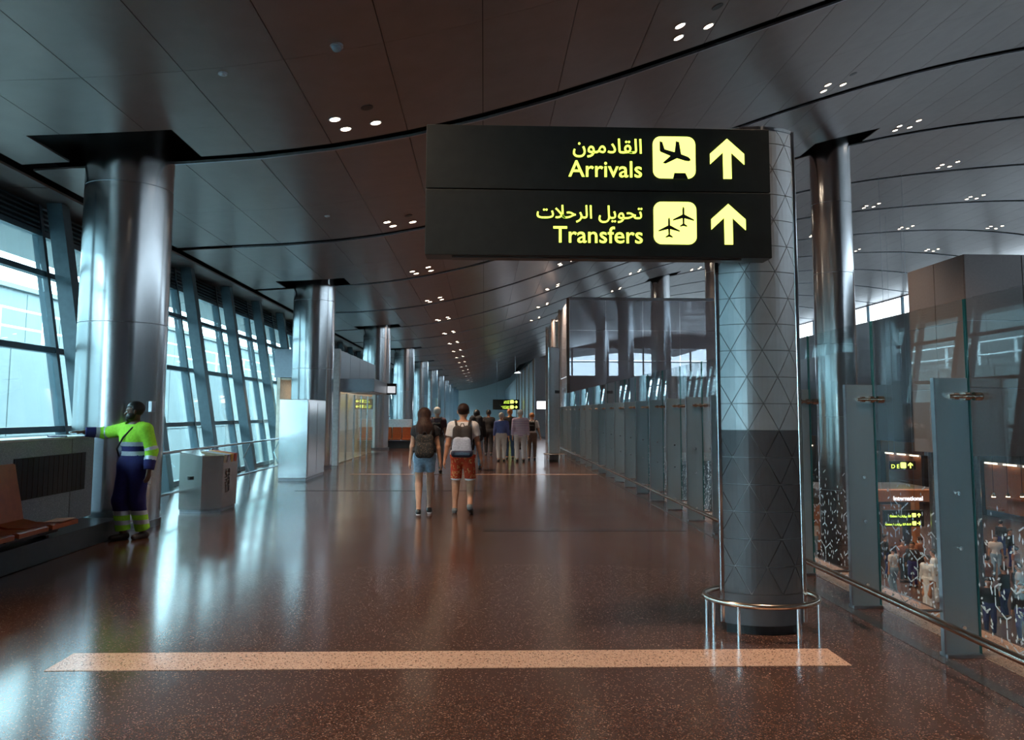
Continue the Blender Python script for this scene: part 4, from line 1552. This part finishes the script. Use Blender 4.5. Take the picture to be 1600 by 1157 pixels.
def backpack(p, label, cols, size=(.30, .17, .46), z=1.02, strap=None, yb=-.165, low=None):
    """worn on the back of person p = (root, s, joints)"""
    root, s, J = p
    t = empty('backpack', root.location, label, 'backpack', rz=root.rotation_euler.z)
    w, d, h = size
    mm = cols[0]
    b = surf_obj('bag', [cap((x, yb - d / 2 + .02, z + .08), (x, yb - d / 2 + .03, z + h - .09), w * .27, w * .24, sy=d / w * 1.35, k=.05) for x in (-w * .23, w * .23)], .014, mm, t)
    surf_obj('front_pocket', [cap((x, yb - d * .9, z + .09), (x, yb - d * .86, z + h * .46), w * .27, w * .22, sy=.5, k=.05) for x in (-w * .22, w * .22)], .014, cols[1], t)
    if len(cols) > 2:
        surf_obj('base_panel', [cap((-w * .34, yb - d * .72, z + .035), (w * .34, yb - d * .72, z + .035), .066, .066, sy=1.75, k=.05)], .014, cols[2], t)
    for sd in (-1, 1):
        x = sd * .115
        pts = [(x * .8, yb - .03, z + h - .06), (x, yb + .04, 1.475 * s), (x * 1.1, -.02, 1.50 * s), (x * 1.15, .09, 1.43 * s), (x * 1.2, .15, 1.28 * s), (x * 1.55, .08, 1.12 * s), (x * 1.5, yb, z + .1)]
        MB().tube(pts, .02, 8).build('shoulder_strap', strap or mm, t, True)
    MB().tube([(-.035, yb - .05, z + h - .03), (-.02, yb - .05, z + h + .02), (.02, yb - .05, z + h + .02), (.035, yb - .05, z + h - .03)], .008, 6).build('grab_loop', strap or mm, t, True)
    return t


T = lambda n, c, v=.18: fab(n, c, v)
M_LIME = fab('hi_vis_lime', (0.42, 0.95, 0.05), .12)
M_NAVY = fab('royal_navy_cloth', (0.018, 0.018, 0.13), .15)
M_REFL = mat('silver_reflective_tape', (0.62, 0.68, 0.75), 0.3, 0.35)
M_WTEE = fab('white_tee', (0.62, 0.58, 0.58), .08)
M_BLACKC = fab('black_cloth', (0.014, 0.013, 0.016), .3)
M_DENIM = fab('pale_denim', (0.22, 0.34, 0.47), .25)
M_BEIGE = fab('beige_cloth', (0.50, 0.44, 0.40), .1)
M_FLORAL = ramp_fabric('red_floral_print', [(0.0, (0.50, 0.045, 0.012)), (0.52, (0.36, 0.025, 0.008)), (0.58, (0.68, 0.34, 0.12)), (0.64, (0.5, 0.06, 0.015))], 22)
M_STRIPE = ramp_fabric('pink_blue_stripe', [(0.0, (0.70, 0.55, 0.56)), (0.62, (0.26, 0.18, 0.34))], 5.4, 'stripe')
M_DARKPRINT = ramp_fabric('black_sequin_print', [(0.0, (0.014, 0.012, 0.012)), (0.60, (0.12, 0.08, 0.05)), (0.66, (0.014, 0.012, 0.012))], 45)


def worker_top(C, J):
    z = C[:, 2]
    out = np.zeros(len(C), int)
    # torso bands
    out[z < 1.195] = 1
    out[(z > 1.195) & (z < 1.245)] = 2
    out[(z > 1.075) & (z < 1.13)] = 2
    for i in (0, 1):
        sh, el, wr = J[i][3], J[i][4], J[i][5]
        d1 = np.clip(((C - sh) @ (el - sh)) / ((el - sh) @ (el - sh)), 0, 1)
        d2 = np.clip(((C - el) @ (wr - el)) / ((wr - el) @ (wr - el)), 0, 1)
        e1 = np.linalg.norm(C - sh - d1[:, None] * (el - sh), axis=1)
        e2 = np.linalg.norm(C - el - d2[:, None] * (wr - el), axis=1)
        onarm = (np.minimum(e1, e2) < .085) & ((np.abs(C[:, 0]) > .225) | ((e2 < e1) & (e2 < .085) & (np.abs(C[:, 0]) > .20)))
        t = np.where(e1 < e2, d1, 1 + d2)
        col = np.where(t < .82, 0, np.where(t < .98, 2, np.where(t < 1.28, 0, np.where(t < 1.46, 2, 1))))
        out = np.where(onarm, col, out)
    return out


def worker_legs(C):
    z = C[:, 2]
    return np.where(z > .37, 1, np.where(z > .31, 2, np.where(z > .245, 0, np.where(z > .19, 2, 0))))



# cleaner leaning on the granite wall, facing the hall
WRZ = math.radians(153)
wk = person('worker in lime and navy reflective overalls resting an arm on the granite wall', (-4.63, 10.86, 0), WRZ, 1.78, .0095, M_SKIND,
            feet=((-.085, -.12, .085), (.05, .07, .085)), hands=((-.30, .02, .88), (.61, .285, 1.372)),
            top=dict(m=[M_LIME, M_NAVY, M_REFL], fn=worker_top, upto=1.93, e=.028, hem=.84, name='jacket', collar=M_NAVY),
            bottom=dict(m=[M_LIME, M_NAVY, M_REFL], fn=worker_legs, e=.034, upto=1.92, flare=.012), shoes=M_SHOPD, hair=('short', M_HAIRK), beard=M_HAIRK,
            build=1.08, turn=-.75, lean=.0)
MB().tube([(-.13, -.07, 1.51), (-.12, .02, 1.53), (-.075, .115, 1.45), (.02, .165, 1.33), (.13, .165, 1.18), (.19, .08, 1.08)], .011, 8).build('bag_strap', M_BLACKC, wk[0], True)
cbd = empty('notepad', (-5.52, 10.62, 1.34), 'thin blue notepad with a white sheet on the granite wall', 'notepad', rz=.5)
MB().cbox(-.11, .11, -.16, .16, 0, .012, .002).build('cover', M_NAVY, cbd)
MB().box(-.10, .10, -.15, .15, .012, .016).build('sheet', M_WHITE, cbd)

# couple walking away
wo = person('woman with long dark brown hair, dark printed top and denim shorts walking away', (-.98, 13.45, 0), .05, 1.73, .0105, M_SKIN,
            feet=((-.09, -.06, .085), (.085, .08, .10)), hands=((-.25, .10, .86), (.27, .0, .80)),
            top=dict(m=M_BLACKC, upto=.35, e=.012, hem=.98, name='top'), bottom=dict(m=M_DENIM, upto=.50, e=.013, flare=.006, waist=1.04, name='shorts'),
            shoes=M_BLACK, sole=M_WHITE, hair=('long', M_HAIRB), build=.93, turn=-.55)
backpack(wo, 'black printed backpack on the long-haired woman', (M_DARKPRINT, M_DARKPRINT), (.32, .14, .40), .93, M_BLACKC)
mn = person('man in white tee and red floral shorts walking away', (-.35, 13.5, 0), -.03, 1.80, .0105, M_SKINT,
            feet=((-.125, .06, .085), (.13, -.2, .17)), hands=((-.30, -.02, .82), (.30, .08, .86)),
            top=dict(m=M_WTEE, upto=.55, e=.018, hem=.90, name='tee_shirt'), bottom=dict(m=[M_FLORAL, M_WHITE], upto=.88, e=.014, flare=.014, waist=1.02, name='shorts', fn=lambda C: np.where(C[:, 2] < .555, 1, 0)),
            shoes=mat('grey_shoe', (0.10, 0.11, 0.12)), sole=M_BLACK, hair=('short', M_HAIRB), build=1.0, turn=.12)
backpack(mn, 'pale grey and brown backpack on the man in floral shorts', (T('brown_nylon', (0.035, 0.025, 0.022)), T('pale_grey_nylon', (0.36, 0.38, 0.46)), T('navy_nylon', (0.02, 0.024, 0.05))), (.34, .19, .50), .97, T('brown_nylon', (0.035, 0.025, 0.022)))

# group further on
V2 = .017
bm1 = person('balding man in maroon top and grey trousers beyond the woman', (-1.30, 22.3, 0), 0, 1.80, V2, M_SKINT, feet=((-.09, -.1, .085), (.10, .12, .09)),
             top=dict(m=T('maroon_cloth', (0.06, 0.025, 0.035)), upto=.6), bottom=dict(m=T('olive_grey_cloth', (0.10, 0.11, 0.10))), hair=('short', M_HAIRG))
backpack(bm1, 'small black backpack on the balding man in maroon', (M_BLACKC, M_BLACKC), (.28, .13, .42), 1.0)
bk = person('man in pale jeans under a very large black backpack', (-.22, 23.7, 0), -.05, 1.74, V2, M_SKIND, feet=((-.10, -.08, .085), (.10, .10, .09)),
            top=dict(m=M_BLACKC, upto=1.6), bottom=dict(m=M_DENIM), hair=('short', M_HAIRK))
backpack(bk, 'very large black trekking backpack', (M_BLACKC, T('black_nylon', (0.02, 0.018, 0.022))), (.42, .24, .72), .86)
person('ginger-haired person half hidden behind the man in the white tee', (-.66, 25.2, 0), 0, 1.62, V2, M_SKIN, top=dict(m=T('rust_cloth', (0.30, 0.11, 0.06)), upto=.6), bottom=dict(m=M_BEIGE), hair=('fringe', M_HAIRO))
person('person dressed all in black ahead of the large backpack', (.18, 31.6, 0), 0, 1.77, V2, M_SKIND, feet=((-.09, .1, .085), (.1, -.12, .1)), top=dict(m=M_BLACKC, upto=1.9), bottom=dict(m=M_BLACKC), hair=('short', M_HAIRK))
person('man in blue sweater and beige trousers', (.60, 27.7, 0), 0, 1.66, V2, M_SKIN, feet=((-.1, 0, .085), (.1, .03, .085)), top=dict(m=T('blue_knit', (0.09, 0.12, 0.30)), upto=1.8), bottom=dict(m=M_BEIGE), hair=('short', M_HAIRG), build=1.05)
jk = person('man in dark jacket with mustard collar beside the blue sweater', (.93, 28.9, 0), 0, 1.80, V2, M_SKINT, top=dict(m=M_BLACKC, upto=1.8, collar=T('mustard_cloth', (0.30, 0.20, 0.05))), bottom=dict(m=T('dark_denim', (0.05, 0.09, 0.16))), hair=('short', M_HAIRO))
hb = empty('handbag', (1.215, 28.93, .36), 'black handbag hanging beside the man in the dark jacket', 'bag')
rounded('bag', -.13, .13, -.06, .06, 0, .28, .03, M_BLACKC, hb)
MB().tube([(-.08, 0, .27), (-.05, 0, .42), (.05, 0, .42), (.08, 0, .27)], .01, 6).build('handle', M_BLACKC, hb, True)
person('white-haired man in pink striped shirt and pale trousers', (1.25, 27.6, 0), 0, 1.76, V2, M_SKIN, feet=((-.11, 0, .085), (.11, .03, .085)), top=dict(m=M_STRIPE, upto=1.85, e=.022, hem=.86), bottom=dict(m=T('pale_cloth', (0.56, 0.51, 0.50), .08)), hair=('short', M_HAIRG), build=1.12)
ow = person('ginger-haired woman in pale top and brown trousers', (1.70, 28.5, 0), -.1, 1.66, V2, M_SKIN, feet=((-.1, -.06, .085), (.1, .08, .085)), hands=((-.25, 0, .85), (.32, -.02, .85)),
            top=dict(m=M_WTEE, upto=.7), bottom=dict(m=T('brown_cloth', (0.16, 0.11, 0.09))), hair=('bun', M_HAIRO), build=.95)
backpack(ow, 'small black backpack on the ginger-haired woman', (M_BLACKC, M_BLACKC), (.26, .12, .36), 1.02)

# crowd in the lower hall
V3 = .028
protos = [person('person in a long white robe on the lower hall floor', (0, 0, ZL), 0, 1.82, V3, M_SKINT, top=dict(m=M_WHITE, upto=1.9), bottom=dict(m=M_WHITE, robe=True, waist=1.05, name='robe'), hair=('short', M_HAIRK), group='crowd in the lower hall')[0],
          person('person in dark clothes on the lower hall floor', (0, 0, ZL), 0, 1.72, V3, M_SKINT, top=dict(m=M_BLACKC, upto=1.9), bottom=dict(m=M_NAVY), hair=('short', M_HAIRK), group='crowd in the lower hall')[0],
          person('person in a rust top and dark trousers on the lower hall floor', (0, 0, ZL), 0, 1.68, V3, M_SKIN, top=dict(m=T('rust_cloth', (0.30, 0.11, 0.06)), upto=.6), bottom=dict(m=M_BLACKC), hair=('bun', M_HAIRB), group='crowd in the lower hall')[0],
          person('person in a pale shirt and denim on the lower hall floor', (0, 0, ZL), 0, 1.75, V3, M_SKINT, top=dict(m=M_WTEE, upto=.6), bottom=dict(m=M_DENIM), hair=('short', M_HAIRB), group='crowd in the lower hall')[0]]
used = set()
spots = [(1452, 952, 0), (1462, 940, 0), (1385, 902, 1), (1398, 930, 3), (1412, 910, 2), (1428, 918, 1), (1440, 905, 2), (1532, 900, 1), (1545, 945, 2), (1558, 905, 3), (1572, 968, 1), (1590, 925, 2), (1548, 995, 1), (1566, 872, 1), (1596, 965, 3),
         (1285, 862, 2), (1300, 885, 1), (1272, 872, 3), (1580, 890, 1), (1600, 1005, 1)]
for i, (px, py, kind) in enumerate(spots):
    d = fw * F + rt * (px - CX) + up * (CY - py)
    tt = (ZL - CAMH) / d.z
    o = protos[kind] if kind not in used else copy_tree(protos[kind])
    used.add(kind)
    o.location = (d.x * tt, d.y * tt, ZL)
    o.rotation_euler.z = random.uniform(0, 6.28)
